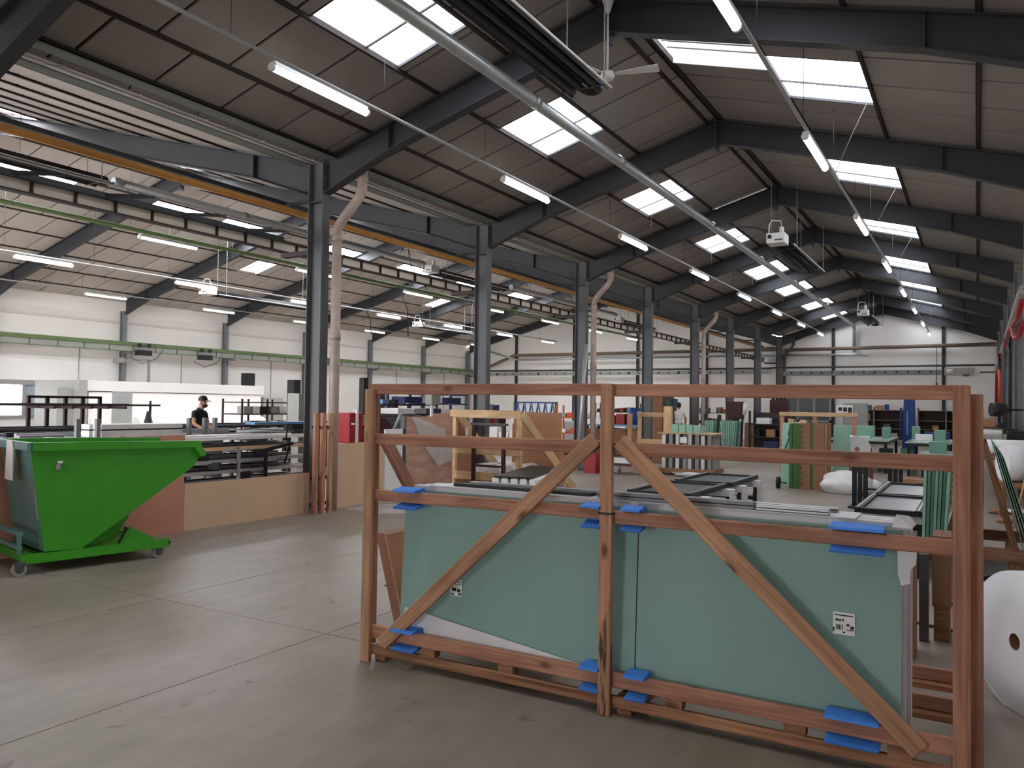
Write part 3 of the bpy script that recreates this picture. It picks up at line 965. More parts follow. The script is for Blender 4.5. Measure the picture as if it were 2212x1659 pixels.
# horizontal bracing truss beside the beam in the near bay
t = thing('bracing_truss', 'dark flat bracing truss beside the cream crane beam', 'truss', (-9.2, 5, 4.12))
MB().box(-9.42, -9.36, 0.05, 8.85, 4.15, 4.22).build('chord', 'steel', t)
for q in range(8):
    y = 0.4 + q * 1.1
    MB().bar((-9.39, y, 4.19), (-8.9, y + 0.35, 4.19), 0.045, 0.04).build('lacing_bar', 'steel', t)
MB().cyl((-8.9, 0.05, 4.2), (-8.9, 8.85, 4.2), 0.012, 6).build('wire', 'rail_grey', t)
# green crane beam along the left wall
t = crane_beam(-27.5, 3.80, 'green crane beam with stiffened web along the left wall', 4, 41.9, 'green_steel', 'grey_box', 1, 0.36, 0.95, 0.13)
for y in YC[3:]:
    MB().box(-27.95, -27.5, y - 0.06, y + 0.06, 3.36, 3.44).build('bracket', 'steel_light', t)
for (px, py) in ((310, 757), (443, 768)):
    p = atX(px, py - 6, -27.33)
    o = thing('hoist_trolley', 'dark hoist trolley on the green crane beam, %s' % ('the larger one with looped cables' if px < 400 else 'the small one'), 'trolley', (p.x, p.y, p.z - 0.12))
    MB().box(p.x - 0.1, p.x + 0.12, p.y - 0.3, p.y + 0.3, p.z - 0.3, p.z - 0.1).build('body', 'black', o, bevel=0.02)
    for e in (-1, 1):
        MB().cyl((p.x + 0.02, p.y + e * 0.2, p.z + 0.08), (p.x + 0.1, p.y + e * 0.2, p.z + 0.08), 0.07, 12).build('wheel', 'black', o)
    MB().tube([(p.x + 0.1, p.y - 0.3, p.z - 0.1), (p.x + 0.1, p.y - 0.6, p.z - 0.4), (p.x + 0.1, p.y - 0.1, p.z - 0.6), (p.x + 0.1, p.y + 0.5, p.z - 0.4), (p.x + 0.1, p.y + 0.8, p.z)], 0.015, 6).build('cable', 'dark_grey', o)
# wall bracket arm
p = atX(322, 778, -27.6)
t = thing('jib_arm', 'small grey jib arm fixed to a left wall column', 'jib', (p.x, p.y, p.z))
a = atX(268, 778, -27.6)
MB().bar(a, p, 0.06, 0.06).build('arm', 'rail_grey', t)
MB().box(XL, a.x, a.y - 0.05, a.y + 0.05, a.z - 0.1, a.z + 0.1).build('wall_bracket', 'rail_grey', t)
MB().bar(p, (p.x, p.y, p.z - 1.2), 0.08, 0.08).build('post', 'rail_grey', t)

# --- end wall: posts, pipes, crane girder
for (xx, zt) in ((-6.21, 6.05), (-1.36, 5.95), (-24.55, 6.2), (-16.6, 7.3), (-12.65, 6.3), (-20.6, 7.3)):
    mb = MB(); hcol(mb, xx, YE - 0.1, 0, zt - 0.1, 0.14, 0.1)
    o = mb.build('wall_post', 'steel'); tag(o, {-6.21: 'dark end wall post of the narrow hall beside the flue drop', -1.36: 'dark end wall post of the narrow hall beside the hoist'}.get(xx, 'slim dark post on the wide hall end wall, %s from the left wall' % ORD[[-24.55, -20.6, -16.6, -12.65].index(xx) + 1] if xx < XV else ''), 'post', 'end wall posts')
o = MB().cyl((-8.55, YE - 0.3, 4.62), (0.75, YE - 0.3, 4.68), 0.09, 14).build('heating_pipe', 'brown_pipe')
tag(o, 'thick brown pipe across the narrow hall end wall', 'pipe')
o = MB().tube([(-8.9, YE - 0.32, 4.36), (-5.22, YE - 0.32, 4.33), (-4.6, YE - 0.32, 4.31)], 0.05, 10).build('flue_header', 'galv')
tag(o, 'silver header pipe below the flue drop on the end wall', 'pipe')
o = MB().cyl((-9.2, YE - 0.24, 3.72), (0.7, YE - 0.24, 3.74), 0.045, 8).build('service_pipe', 'dark_grey')
tag(o, 'thin dark pipe above the narrow hall end girder', 'pipe')
t = thing('end_girder', 'grey suspended crane girder with hoist on the narrow hall end wall', 'crane', (-4, 41.9, 3.3))
MB().box(-8.5, -1.4, 41.75, 41.85, 3.28, 3.52).build('girder', 'steel_light', t)
for k in range(14):
    xx = -8.1 + 0.48 * k
    MB().cyl((xx, 41.72, 3.42), (xx, 41.75, 3.42), 0.05, 10).build('stud', 'black', t)
b_ = MB().box(-1.3, -0.1, 41.5, 41.85, 3.25, 3.6).build('hoist', 'rail_grey', t, bevel=0.03)
MB().cyl((-1.2, 41.6, 3.45), (-0.95, 41.6, 3.45), 0.14, 12).build('drum', 'white_metal', b_)
MB().box(-0.55, -0.3, 41.45, 41.6, 3.2, 3.3).build('motor', 'dark_grey', b_)
MB().box(0.1, 0.75, 41.7, 41.76, 3.36, 3.42).build('arm', 'black', t)
t = thing('pendant_cable', 'dark control cable hanging from the end girder', 'cable', (-1.7, 41.6, 2.7))
MB().cyl((-1.62, 41.73, 2.9), (-1.62, 41.73, 4.6), 0.015, 6).build('cable', 'black', t)
MB().box(-1.66, -1.58, 41.68, 41.748, 2.7, 2.9).build('handset', 'black', t)
for (za, lb, m_, r_, xa) in ((4.66, 'thick brown pipe across the wide hall end wall', 'brown_pipe', 0.085, -24.6), (4.36, 'silver pipe below the brown pipe on the wide hall end wall', 'galv', 0.055, -24.2)):
    yq = YE - (0.3 if m_ == 'brown_pipe' else 0.48)
    o = MB().tube([(xa - 3.0, yq, za - 1.1 if m_ == 'brown_pipe' else za + 0.8), (xa, yq, za), (-9.0, yq, za)], r_, 12).build('heating_pipe', m_)
    tag(o, lb, 'pipe')
o = MB().cyl((-27.5, YE - 0.22, 3.72), (-9.2, YE - 0.22, 3.7), 0.05, 8).build('service_pipe', 'dark_grey')
tag(o, 'thin dark pipe along the wide hall end wall', 'pipe')
t = thing('end_girder', 'pale girder with dark studs along the wide hall end wall', 'crane', (-18, 41.9, 3.3))
for xx in (-26, -22, -18, -14, -10.5):
    MB().box(xx - 0.05, xx + 0.05, 41.97, YE, 3.45, 3.55).build('bracket', 'steel', t)
MB().box(-27.2, -9.3, 41.9, 41.97, 3.4, 3.6).build('girder', 'grey_box', t)
for k in range(30):
    xx = -26.8 + 0.58 * k
    MB().cyl((xx, 41.87, 3.5), (xx, 41.9, 3.5), 0.045 + 0.03 * (k % 5 == 2), 10).build('stud', 'black', t)

# --- rainwater downpipes on the valley columns
for (k, px) in ((0, 704), (2, 1276), (4, 1512), (7, 1696)):
    y = YC[3 + k] + 0.09 if k < 7 else 42.0
    x = -8.5
    n = ORD[8 - k]
    t = thing('downpipe', 'rainwater downpipe with offset bend on the %s column from the end wall' % n, 'pipe', (x, y, 0))
    m_ = 'pvc' if k != 7 else 'dark_pvc'
    MB().cyl((x, y, 0), (x, y, 4.2), 0.075, 14).build('pipe', m_, t)
    MB().tube([(x, y, 4.15), (x, y, 4.3), (x + 0.06, y + 0.02, 4.42), (x + 0.36, y + 0.06, 4.75), (x + 0.42, y + 0.08, 4.88), (x + 0.42, y + 0.08, 5.28)], 0.075, 14).build('offset_bend', m_, t)
    for zz in (4.12, 2.6):
        MB().cyl((x, y, zz), (x, y, zz + 0.1), 0.085, 14).build('socket', m_, t)
    MB().cyl((x + 0.42, y + 0.08, 5.0), (x + 0.42, y + 0.08, 5.1), 0.085, 14).build('socket', m_, t)
# silver standing tube against the third column
t = tag(MB().cyl((-8.72, 18.2, 0.0), (-8.58, 18.35, 3.2), 0.05, 12).build('metal_tube', 'alu'), 'long silver tube leaning on the column behind the pine rack', 'tube')

# --- right wall: red hose boom and drop cables
t = thing('hose_boom', 'grey compressed air boom with red hoses on the right wall', 'boom', (0.75, 24, 0.9))
bp_ = [atX(px, py, 0.74) for px, py in ((2211, 625), (2198, 665), (2184, 705), (2170, 745), (2160, 780), (2153, 800))]
MB().tube(bp_, 0.09, 8).build('boom', 'rail_grey', t)
MB().tube([atX(px, py, 0.68) for px, py in ((2208, 650), (2198, 690), (2190, 700), (2180, 715), (2168, 760), (2158, 790), (2153, 810), (2152, 850), (2152, 872))], 0.05, 8).build('hose', 'red', t)
MB().tube([atX(px, py, 0.66) for px, py in ((2211, 700), (2200, 728), (2192, 730), (2186, 705))], 0.045, 8).build('hose', 'red', t)
MB().tube([atX(px, py, 0.6) for px, py in ((2158, 800), (2160, 830), (2160, 870))], 0.045, 8).build('hose', 'orange_red', t)
for p_ in bp_[::2]:
    MB().bar((p_.x, p_.y, p_.z), (1.18, p_.y, p_.z + 0.05), 0.05, 0.05).build('bracket', 'steel', t)
for q, (x, y, z0, z1, m_) in enumerate(((0.62, 30, 0.9, 3.5, 'black'), (0.7, 28, 0.8, 3.7, 'black'), (0.66, 26.4, 1.2, 3.9, 'dark_grey'), (0.78, 25.6, 1.0, 4.0, 'black'))):
    o = MB().cyl((x, y, z0), (x, y, z1), 0.04, 8).build('drop_hose', m_)
    tag(o, 'dark hose hanging straight down from the red boom, %s from the end wall' % ORD[q + 1], 'hose', 'drop hoses on the right wall')
t = thing('cable_reel', 'black round cable reel on the right wall', 'reel', (0.62, 19.5, 1.9))
p = atY(2155, 885, 20.0)
MB().cyl((p.x - 0.12, 20, p.z), (p.x + 0.14, 20.1, p.z), 0.15, 18).build('drum', 'black', t)
MB().cyl((p.x - 0.02, 19.85, p.z), (p.x - 0.02, 20.2, p.z), 0.05, 10).build('hub', 'dark_red', t)
MB().bar((p.x + 0.14, 20.05, p.z), (p.x + 0.5, 20.05, p.z), 0.05, 0.05).build('bracket', 'black', t)

# --- loose wires hung in the wide hall
for q, (px, py, X0, ln) in enumerate(((880, 620, -19, 1.9), (915, 660, -21, 1.0), (800, 650, -24, 1.5))):
    p = atX(px, py, X0)
    pts = [(p.x, p.y, zroof(p.x) - 0.05), (p.x + 0.1, p.y + 0.2, p.z + 0.3), (p.x, p.y - 0.3, p.z - 0.4), (p.x + 0.1, p.y - 0.1, p.z - 0.9), (p.x, p.y + 0.1, p.z - ln)]
    o = MB().tube(pts, 0.02, 6).build('hanging_cable', 'black')
    tag(o, ['black cable hanging in a loop beside the green rail', 'black cable hanging beside the slim heater of the wide hall', 'black cable hanging near the left wall lights'][q], 'cable', 'loose cables in the wide hall')
# pipe cable ties on the right skylights
for q in range(6):
    y = 11.6 + BAY * q
    o = MB().tube([(-1.83, y + 0.95, 5.14), (-1.56, y + 0.6, (5.14 + zroof(-1.28)) / 2), (-1.28, y + 0.25, zroof(-1.28) - 0.03)], 0.007, 6).build('stay_wire', 'rail_grey')
    tag(o, 'thin stay wire above the right light rail, %s from the end wall' % ORD[6 - q], 'wire', 'stay wires of the right light rail')
# ================================================================== timber glass crate
CY = 3.93
cr_ = thing('glass_crate', 'big open timber crate holding green-tinted glass panes in front of the columns', 'crate', (-1.72, 4.4, 0))
TH = 0.034
# front posts
for (xa, xb, zt, m_) in ((-3.405, -3.335, 1.735, 'crate_wood_light'), (-1.752, -1.682, 1.768, 'crate_wood_stained'), (-0.092, -0.024, 1.757, 'crate_wood')):
    xm = (xa + xb) / 2
    beam('post', (xm, CY + TH / 2, 0.0), (xm, CY + TH / 2, zt), xb - xa, TH, m_, cr_, up=(0, 1, 0))
# doubled planks behind the end posts
beam('post', (-3.395, CY + 0.088, 0.1), (-3.395, CY + 0.088, 1.745), 0.075, 0.032, 'crate_wood', cr_, up=(0, 1, 0))
beam('post', (-0.012, CY + 0.088, 0.1), (-0.012, CY + 0.088, 1.722), 0.07, 0.032, 'crate_wood', cr_, up=(0, 1, 0))
yr = CY + TH + 0.018
# rails, two boards meeting behind the middle post
for (za, zb, zc, zd, h) in ((1.737, 1.737, 1.734, 1.727, 0.066), (1.416, 1.424, 1.42, 1.416, 0.07), (1.057, 1.067, 1.052, 1.05, 0.068)):
    beam('rail', (-3.40, yr, za), (-1.72, yr, zb), 0.034, h, 'crate_wood', cr_)
    beam('rail', (-1.715, yr, zc), (-0.03, yr, zd), 0.034, h, 'crate_wood', cr_)
for (za, h, m_) in ((0.188, 0.078, 'crate_wood'), (0.073, 0.056, 'weathered')):
    beam('rail', (-3.40, yr, za), (-1.72, yr, za), 0.034, h, m_, cr_)
    beam('rail', (-1.715, yr, za), (-0.03, yr, za), 0.034, h, m_, cr_)
# small spacer blocks between the two bottom rails
for xx in (-2.9, -2.35, -1.35, -0.75, -0.3):
    MB().box(xx - 0.05, xx + 0.05, yr - 0.012, yr + 0.05, 0.101, 0.149).build('spacer_block', 'weathered', cr_)
# diagonal braces
beam('brace', (-3.235, CY + TH / 2, 0.135), (-1.79, CY + TH / 2, 1.465), 0.085, TH, 'crate_wood_light', cr_, up=(0, 1, 0))
beam('brace', (-1.645, CY + TH / 2, 1.462), (-0.215, CY + TH / 2, 0.155), 0.085, TH, 'crate_wood_light', cr_, up=(0, 1, 0))
# sloping stays behind the end posts
beam('stay', (-3.31, CY + 0.11, 1.40), (-3.31, 5.05, 0.14), 0.05, 0.075, 'crate_wood', cr_)
beam('stay', (-0.035, CY + 0.11, 1.70), (-0.035, 5.05, 0.14), 0.05, 0.075, 'crate_wood', cr_)
# floor skids and boards
for xx in (-3.30, -1.63, -0.06):
    beam('skid', (xx, CY + 0.072, 0.05), (xx, 5.15, 0.05), 0.085, 0.1, 'weathered', cr_)
for yy in (4.22, 4.56, 5.05):
    beam('floor_board', (-3.36, yy, 0.117), (-0.02, yy, 0.117), 0.085, 0.032, 'weathered', cr_)
for yy in (4.56, 5.05):
    beam('back_rail', (-3.36, yy + 0.03, 0.17), (-0.02, yy + 0.03, 0.17), 0.03, 0.07, 'crate_wood', cr_)
MB().box(-1.757, -1.677, CY - 0.004, CY + TH + 0.05, 1.068, 1.078).build('strap', 'black', cr_)

# --- glass panes in the crate, stood on the floor boards, leaning back a little
lean = 0.02
gp = []


def pane(x0, x1, z0l, z0r, z1, y, m_, label, name='tinted_glass'):
    k = 0.05
    mb = MB().prism([(x0, y + (z0l - 0.15) * k, z0l), (x1, y + (z0r - 0.15) * k, z0r), (x1, y + (z1 - 0.15) * k, z1), (x0, y + (z1 - 0.15) * k, z1)], (0, 0, 0), (0, 0.012, 0))
    o = mb.build(name, m_)
    return tag(o, label, 'glass pane')


g1 = pane(-3.17, -1.585, 0.285, 0.155, 1.095, 4.03, 'glass_pack', 'green-tinted pane in the timber crate, the left one with a small sticker')
g2 = pane(-1.578, -0.30, 0.155, 0.155, 1.09, 4.03, 'glass_pack', 'green-tinted pane in the timber crate with the large white label')
# stack of wrapped panes behind
for q in range(3):
    o = MB().prism([(-3.13 + 0.02 * q, 4.07 + 0.075 * q, 0.14), (-0.31 + 0.02 * q, 4.07 + 0.075 * q, 0.14), (-0.31 + 0.02 * q, 4.11 + 0.075 * q, 1.122), (-3.13 + 0.02 * q, 4.11 + 0.075 * q, 1.122)], (0, 0, 0), (0, 0.06, 0)).build('glass_pack', 'white_foam')
    tag(o, 'white foam-wrapped pack of panes in the timber crate, %s behind the green panes' % ORD[q + 1], 'glass pack', 'wrapped packs in the crate')
# foam sheet under the panes
o = MB().prism([(-3.16, 4.018, 0.165), (-1.9, 4.018, 0.15), (-1.9, 4.018, 0.22), (-3.12, 4.022, 0.36)], (0, 0, 0), (0, 0.006, 0)).build('foam_sheet', 'film_white')
tag(o, 'crumpled white foam sheet under the left pane of the crate', 'foam sheet')
# label stickers


def sticker(parent, xa, xb, za, zb, rows, tilt=0.0):
    y = 4.03 + (0.5 * (za + zb) - 0.15) * 0.05 - 0.006
    s = MB().box(xa, xb, y, y + 0.002, za, zb).build('label_sticker', 'paper', parent)
    mb = MB()
    W = xb - xa; H = zb - za
    for (a, b_, c, d) in rows:
        mb.box(xa + a * W, xa + b_ * W, y - 0.001, y, za + c * H, za + d * H)
    mb.build('print', 'black', s)


sticker(g2, -0.592, -0.495, 0.585, 0.69, [(0.08, 0.92, 0.84, 0.89), (0.12, 0.24, 0.6, 0.7), (0.26, 0.38, 0.6, 0.68), (0.42, 0.5, 0.61, 0.7), (0.0, 0.07, 0.12, 0.3), (0.14, 0.17, 0.22, 0.44), (0.2, 0.23, 0.22, 0.44), (0.26, 0.32, 0.22, 0.44), (0.35, 0.38, 0.22, 0.44), (0.42, 0.45, 0.2, 0.46), (0.62, 0.75, 0.4, 0.5), (0.8, 0.95, 0.28, 0.42), (0.6, 0.95, 0.22, 0.25), (0.45, 0.55, 0.08, 0.14)])
sticker(g1, -2.79, -2.705, 0.475, 0.575, [(0.2, 0.9, 0.86, 0.9), (0.1, 0.9, 0.7, 0.73), (0.15, 0.5, 0.3, 0.5), (0.6, 0.85, 0.25, 0.45), (0.1, 0.3, 0.05, 0.15), (0.7, 0.95, 0.1, 0.2)])
# white tissue hanging over the right corner
o = MB().prism([(-0.315, 4.0, 1.02), (-0.235, 4.0, 1.03), (-0.24, 4.0, 0.95), (-0.262, 4.0, 0.92), (-0.265, 4.0, 0.86), (-0.30, 4.0, 0.845), (-0.315, 4.0, 0.9)], (0, 0.05, 0), (0, 0.055, 0)).build('tissue_sheet', 'film_white')
tag(o, 'white tissue wrap hanging over the right corner of the crate panes', 'wrapping')
o = MB().add([(-0.34, 4.06, 1.1), (-0.26, 4.06, 1.1), (-0.25, 4.15, 1.11), (-0.28, 4.2, 1.14), (-0.33, 4.14, 1.15)], [(0, 1, 4), (1, 2, 3, 4)]).build('tissue_sheet', 'film_white')
o.modifiers.new('t', 'SOLIDIFY').thickness = 0.01
tag(o, 'crumpled white tissue on top of the crate packs', 'wrapping')
# film draped on top of the packs
o = MB().prism([(-3.0, 4.1, 1.124), (-0.5, 4.1, 1.124), (-0.5, 4.34, 1.124), (-2.95, 4.34, 1.124)], (0, 0, 0), (0, 0, 0.006)).build('foam_sheet', 'film_white')
tag(o, 'flat white foam sheet lying on top of the crate packs', 'foam sheet')
# aluminium profiles lying on the packs
prof = [(-2.85, -1.9, 4.17, 0.05, 0.02, 'anthracite', 'thin dark grey bar'), (-2.7, -1.0, 4.225, 0.05, 0.03, 'alu_grey', 'grey bar'),
        (-1.85, -0.98, 4.135, 0.05, 0.04, 'alu_grey', 'thick grey bar'), (-2.8, -0.6, 4.28, 0.05, 0.022, 'alu', 'silver bar'), (-0.97, -0.62, 4.135, 0.05, 0.03, 'alu', 'short silver bar')]
for (x0, x1, y, w_, h_, m_, nm) in prof:
    t = thing('aluminium_profile', '%s lying along the top of the crate packs' % nm, 'profile', ((x0 + x1) / 2, y, 1.131))
    MB().box(x0, x1, y - w_ / 2, y + w_ / 2, 1.131, 1.131 + h_).build('bar', m_, t, bevel=0.004)
    MB().box(x0, x1, y - w_ / 2 - 0.002, y - w_ / 2 + 0.006, 1.131 + h_ * 0.4, 1.131 + h_ * 0.55).build('groove', 'black', t)
o = MB().box(-2.98, -2.1, 4.42, 4.52, 1.0, 1.1).build('cardboard_tube', 'card_dark', bevel=0.01)
tag(o, 'long brown cardboard box lying behind the crate profiles', 'box')
MB().box(-2.98, -2.1, 4.40, 4.54, 0.133, 1.0).build('x', 'x') if False else None
# it rests on a board stood on edge behind the packs
o = MB().box(-2.9, -2.2, 4.455, 4.49, 0.134, 1.0).build('support_board', 'plywood')
tag(o, 'plywood board stood on edge behind the crate packs', 'board')

# --- blue foam edge clips around the rails
clip_lab = {-3.06: 'left end', -1.80: 'left of the middle post', -1.57: 'right of the middle post', -0.475: 'right end'}
for (zr, h, nm) in ((1.057, 0.068, 'waist rail'), (0.188, 0.078, 'bottom rail')):
    for (xm, hw) in ((-3.06, 0.085), (-1.80, 0.055), (-1.57, 0.055), (-0.475, 0.115)):
        dx = 0.0
        if nm == 'bottom rail':
            dx = {-3.06: 0.0, -1.80: 0.0, -1.57: 0.03, -0.475: -0.02}[xm]
        t = thing('foam_clip', 'blue foam edge clip on the crate %s, %s' % (nm, clip_lab[xm]), 'foam clip', (xm + dx, yr, zr), 'blue foam clips on the crate')
        x0, x1 = xm + dx - hw, xm + dx + hw
        up = zr + h / 2
        dn = zr - h / 2
        yb = yr + 0.0175
        outer = [(yb, dn - 0.022), (CY - 0.012, dn - 0.034), (CY - 0.018, dn - 0.024), (yb - 0.004, dn - 0.002), (yb - 0.0, dn), (yb, up), (yb - 0.004, up + 0.002), (CY - 0.026, up + 0.006), (CY - 0.02, up + 0.018), (yb + 0.004, up + 0.03), (yb + 0.018, up + 0.02), (yb + 0.02, dn - 0.014)]
        MB().prism([(0, p_[0], p_[1]) for p_ in outer], (x0, 0, 0), (x1, 0, 0)).build('channel', 'blue_foam', t)

# ================================================================== green tipping skip
A0 = Vector((-7.608, 4.079, 0)); ang = math.radians(11.96)
U = Vector((math.sin(ang), math.cos(ang), 0)); V = Vector((-math.cos(ang), math.sin(ang), 0)); ZV = Vector((0, 0, 1))
mat('skip_green', (58, 150, 34), 0.35, 0.0, 0.08, 3.0, spec=0.5)
mat('skip_daylit', (92, 132, 128), 0.35, 0.0, 0.12, 2.0, spec=0.5)  # skip green with bluish daylight reflection put into the colour


def sk(u, v, z):
    return A0 + U * u + V * v + ZV * z


skp = thing('tipping_skip', 'large green tipping skip on castors in front of the board fence', 'skip', tuple(sk(0.67, 0.45, 0)))
WD = 0.92
e = 0.0
prof = [(0.19, 0.20), (0.52, 0.19), (1.04, 0.54), (1.62, 0.93), (1.70, 1.06), (1.62, 1.16), (0.05, 1.18)]
th = 0.012
# two side plates
for (v0, nm) in ((0.03, 'side_plate'), (WD, 'side_plate')):
    MB().prism([sk(u, v0, z) for (u, z) in prof], (0, 0, 0), V * th).build(nm, 'skip_green', skp)
# floor and slope, back plate
for (a, b_, nm, m_) in ((0, 1, 'bottom_plate', 'skip_green'), (1, 2, 'slope_plate', 'skip_green'), (2, 3, 'slope_plate', 'skip_green'), (6, 0, 'back_plate', 'skip_daylit')):
    p_, q_ = prof[a], prof[b_]
    d = Vector((q_[0] - p_[0], 0, q_[1] - p_[1])).normalized()
    nrm = U * (-d.z) + ZV * d.x
    pts = [sk(p_[0], 0.042, p_[1]), sk(q_[0], 0.042, q_[1]), sk(q_[0], WD, q_[1]), sk(p_[0], WD, p_[1])]
    MB().prism(pts, (0, 0, 0), nrm * th).build(nm, m_, skp)
# rim
for (v0, dv) in ((0.0, -0.045), (WD + th, 0.045)):
    MB().prism([sk(0.03, v0, 1.155), sk(1.60, v0, 1.145), sk(1.60, v0, 1.215), sk(0.03, v0, 1.235)], (0, 0, 0), V * dv).build('rim', 'skip_green', skp)
    MB().prism([sk(1.60, v0, 1.145), sk(1.675, v0, 1.04), sk(1.735, v0, 1.06), sk(1.65, v0, 1.215), sk(1.60, v0, 1.215)], (0, 0, 0), V * dv).build('lip', 'skip_green', skp)
MB().prism([sk(0.0, -0.045, 1.16), sk(0.05, -0.045, 1.16), sk(0.05, -0.045, 1.235), sk(0.0, -0.045, 1.235)], (0, 0, 0), V * (WD + 0.1)).build('rim', 'skip_daylit', skp)
# rocker plates under the body
for v0 in (0.16, WD - 0.16):
    arc = [(0.52, 0.19), (1.04, 0.535), (1.0, 0.42), (0.93, 0.31), (0.82, 0.235), (0.68, 0.20)]
    MB().prism([sk(u, v0, z) for (u, z) in arc], (0, 0, 0), V * 0.015).build('rocker', 'skip_green', skp)
# base frame
for v0 in (0.0, WD - 0.07):
    MB().prism([sk(0.0, v0, 0.105), sk(1.36, v0, 0.105), sk(1.36, v0, 0.19), sk(0.0, v0, 0.19)], (0, 0, 0), V * 0.07).build('base_rail', 'skip_green', skp)
    MB().prism([sk(0.84, v0 + 0.03, 0.19), sk(0.97, v0 + 0.03, 0.355), sk(1.2, v0 + 0.03, 0.22), sk(1.2, v0 + 0.03, 0.19)], (0, 0, 0), V * 0.015).build('gusset', 'skip_green', skp)
    MB().prism([sk(1.36, v0, 0.12), sk(1.385, v0, 0.15), sk(1.36, v0, 0.18)], (0, 0, 0), V * 0.06).build('bumper', 'black', skp)
for u0 in (0.03, 1.25):
    MB().prism([sk(u0, 0.07, 0.11), sk(u0 + 0.08, 0.07, 0.11), sk(u0 + 0.08, 0.07, 0.185), sk(u0, 0.07, 0.185)], (0, 0, 0), V * (WD - 0.14)).build('cross_rail', 'skip_green', skp)
MB().prism([sk(0.2, 0.07, 0.14), sk(1.25, 0.07, 0.14), sk(1.25, 0.07, 0.165), sk(0.2, 0.07, 0.165)], (0, 0, 0), V * (WD - 0.14)).build('deck_plate', 'skip_green', skp)
# towing frame on the back
for (za, zb) in ((0.36, 0.40), (0.235, 0.27)):
    MB().prism([sk(-0.02, 0.08, za), sk(0.02, 0.08, za), sk(0.02, 0.08, zb), sk(-0.02, 0.08, zb)], (0, 0, 0), V * (WD - 0.2)).build('push_bar', 'skip_daylit', skp)
for v0 in (0.09, WD - 0.14):
    MB().prism([sk(-0.015, v0, 0.19), sk(0.015, v0, 0.19), sk(0.015, v0, 0.4), sk(-0.015, v0, 0.4)], (0, 0, 0), V * 0.04).build('push_bar_post', 'skip_daylit', skp)
# latch lever
MB().bar(sk(0.86, 0.02, 0.20), sk(0.94, 0.02, 0.345), 0.012, 0.02).build('latch_lever', 'black', skp)
MB().cyl(sk(0.93, 0.0, 0.34), sk(0.93, 0.05, 0.34), 0.018, 8).build('latch_pin', 'black', skp)
# castors
for (u0, v0) in ((-0.02, 0.02), (1.27, 0.04), (-0.02, WD - 0.06), (1.27, WD - 0.08)):
    c = MB().cyl(sk(u0, v0 - 0.022, 0.062), sk(u0, v0 + 0.022, 0.062), 0.062, 18).build('wheel', 'wheel_grey', skp)
    MB().cyl(sk(u0, v0 - 0.026, 0.062), sk(u0, v0 + 0.026, 0.062), 0.034, 14).build('hub', 'dark_grey', c)
    MB().prism([sk(u0 - 0.04, v0 - 0.034, 0.06), sk(u0 + 0.02, v0 - 0.034, 0.05), sk(u0 + 0.05, v0 - 0.034, 0.128), sk(u0 - 0.05, v0 - 0.034, 0.128)], (0, 0, 0), V * 0.006).build('fork', 'dark_grey', c)
    MB().prism([sk(u0 - 0.04, v0 + 0.03, 0.06), sk(u0 + 0.02, v0 + 0.03, 0.05), sk(u0 + 0.05, v0 + 0.03, 0.128), sk(u0 - 0.05, v0 + 0.03, 0.128)], (0, 0, 0), V * 0.006).build('fork', 'dark_grey', c)
MB().prism([sk(0.28, -0.002, 1.03), sk(0.32, -0.002, 1.03), sk(0.32, -0.002, 1.05), sk(0.28, -0.002, 1.05)], (0, 0, 0), V * 0.03).build('scrap_label', 'paper', skp)
MB().prism([sk(0.265, -0.001, 0.97), sk(0.3, -0.001, 0.97), sk(0.3, -0.001, 1.02), sk(0.265, -0.001, 1.02)], (0, 0, 0), V * 0.03).build('scrap_label', 'grey_box', skp)
# worn strips of pale tape along the back corner
for (u0, v0, z0, u1, z1) in ((0.075, 0.05, 1.1, 0.105, 0.9), (0.11, 0.05, 0.86, 0.15, 0.5), (0.075, 0.16, 1.1, 0.105, 0.88)):
    mb = MB().prism([sk(u0 - 0.012, v0, z0), sk(u0 - 0.012, v0 + 0.04, z0), sk(u1 - 0.012, v0 + 0.04, z1), sk(u1 - 0.012, v0, z1)], (0, 0, 0), U * 0.008)
    mb.build('tape_strip', 'sky_blue' if False else 'grey_box', skp)
# white cloth hung over the back rim
o = MB().prism([sk(-0.012, 0.33, 0.86), sk(-0.012, 0.33, 1.17), sk(-0.012, 0.37, 1.245), sk(-0.012, 0.52, 1.245), sk(-0.012, 0.56, 0.86)], (0, 0, 0), U * 0.008).build('cloth', 'cloth_white')
tag(o, 'white cloth hung over the back rim of the green skip', 'cloth')

# ================================================================== board fence
XB = -8.6
for (y0, y1, z1, m_, lab) in ((3.0, 6.55, 1.21, 'mdf_red', 'tall reddish fibreboard sheet in the fence behind the green skip'), (6.56, 8.72, 0.59, 'mdf', 'low tan fibreboard sheet in the fence left of the first column'),
                             (9.22, 10.45, 1.0, 'mdf', 'tan fibreboard sheet in the fence right of the first column')):
    o = MB().box(XB - 0.02, XB, y0, y1, 0, z1).build('board', m_)
    tag(o, lab, 'board')
for q, (y, m_) in enumerate(((8.60, 'crate_wood'), (8.75, 'crate_wood'), (8.90, 'crate_wood_light'))):
    t = beam('timber_post', (XB + 0.235, y, 0), (XB + 0.235, y, 1.485), 0.06, 0.075, m_, None)
    tag(t, 'brown timber post tied to the first column, %s from the skip' % ORD[q + 1], 'post', 'timber posts at the first column')
for zz in (0.12, 0.5, 1.25):
    o = MB().box(XB + 0.18, XB + 0.204, 8.55, 8.95, zz, zz + 0.05).build('batten', 'black')
    tag(o, {0.12: 'dark batten low behind the three timber posts', 0.5: 'dark batten halfway up behind the three timber posts', 1.25: 'dark batten near the top behind the three timber posts'}[zz], 'batten')
# ================================================================== middle of the narrow hall


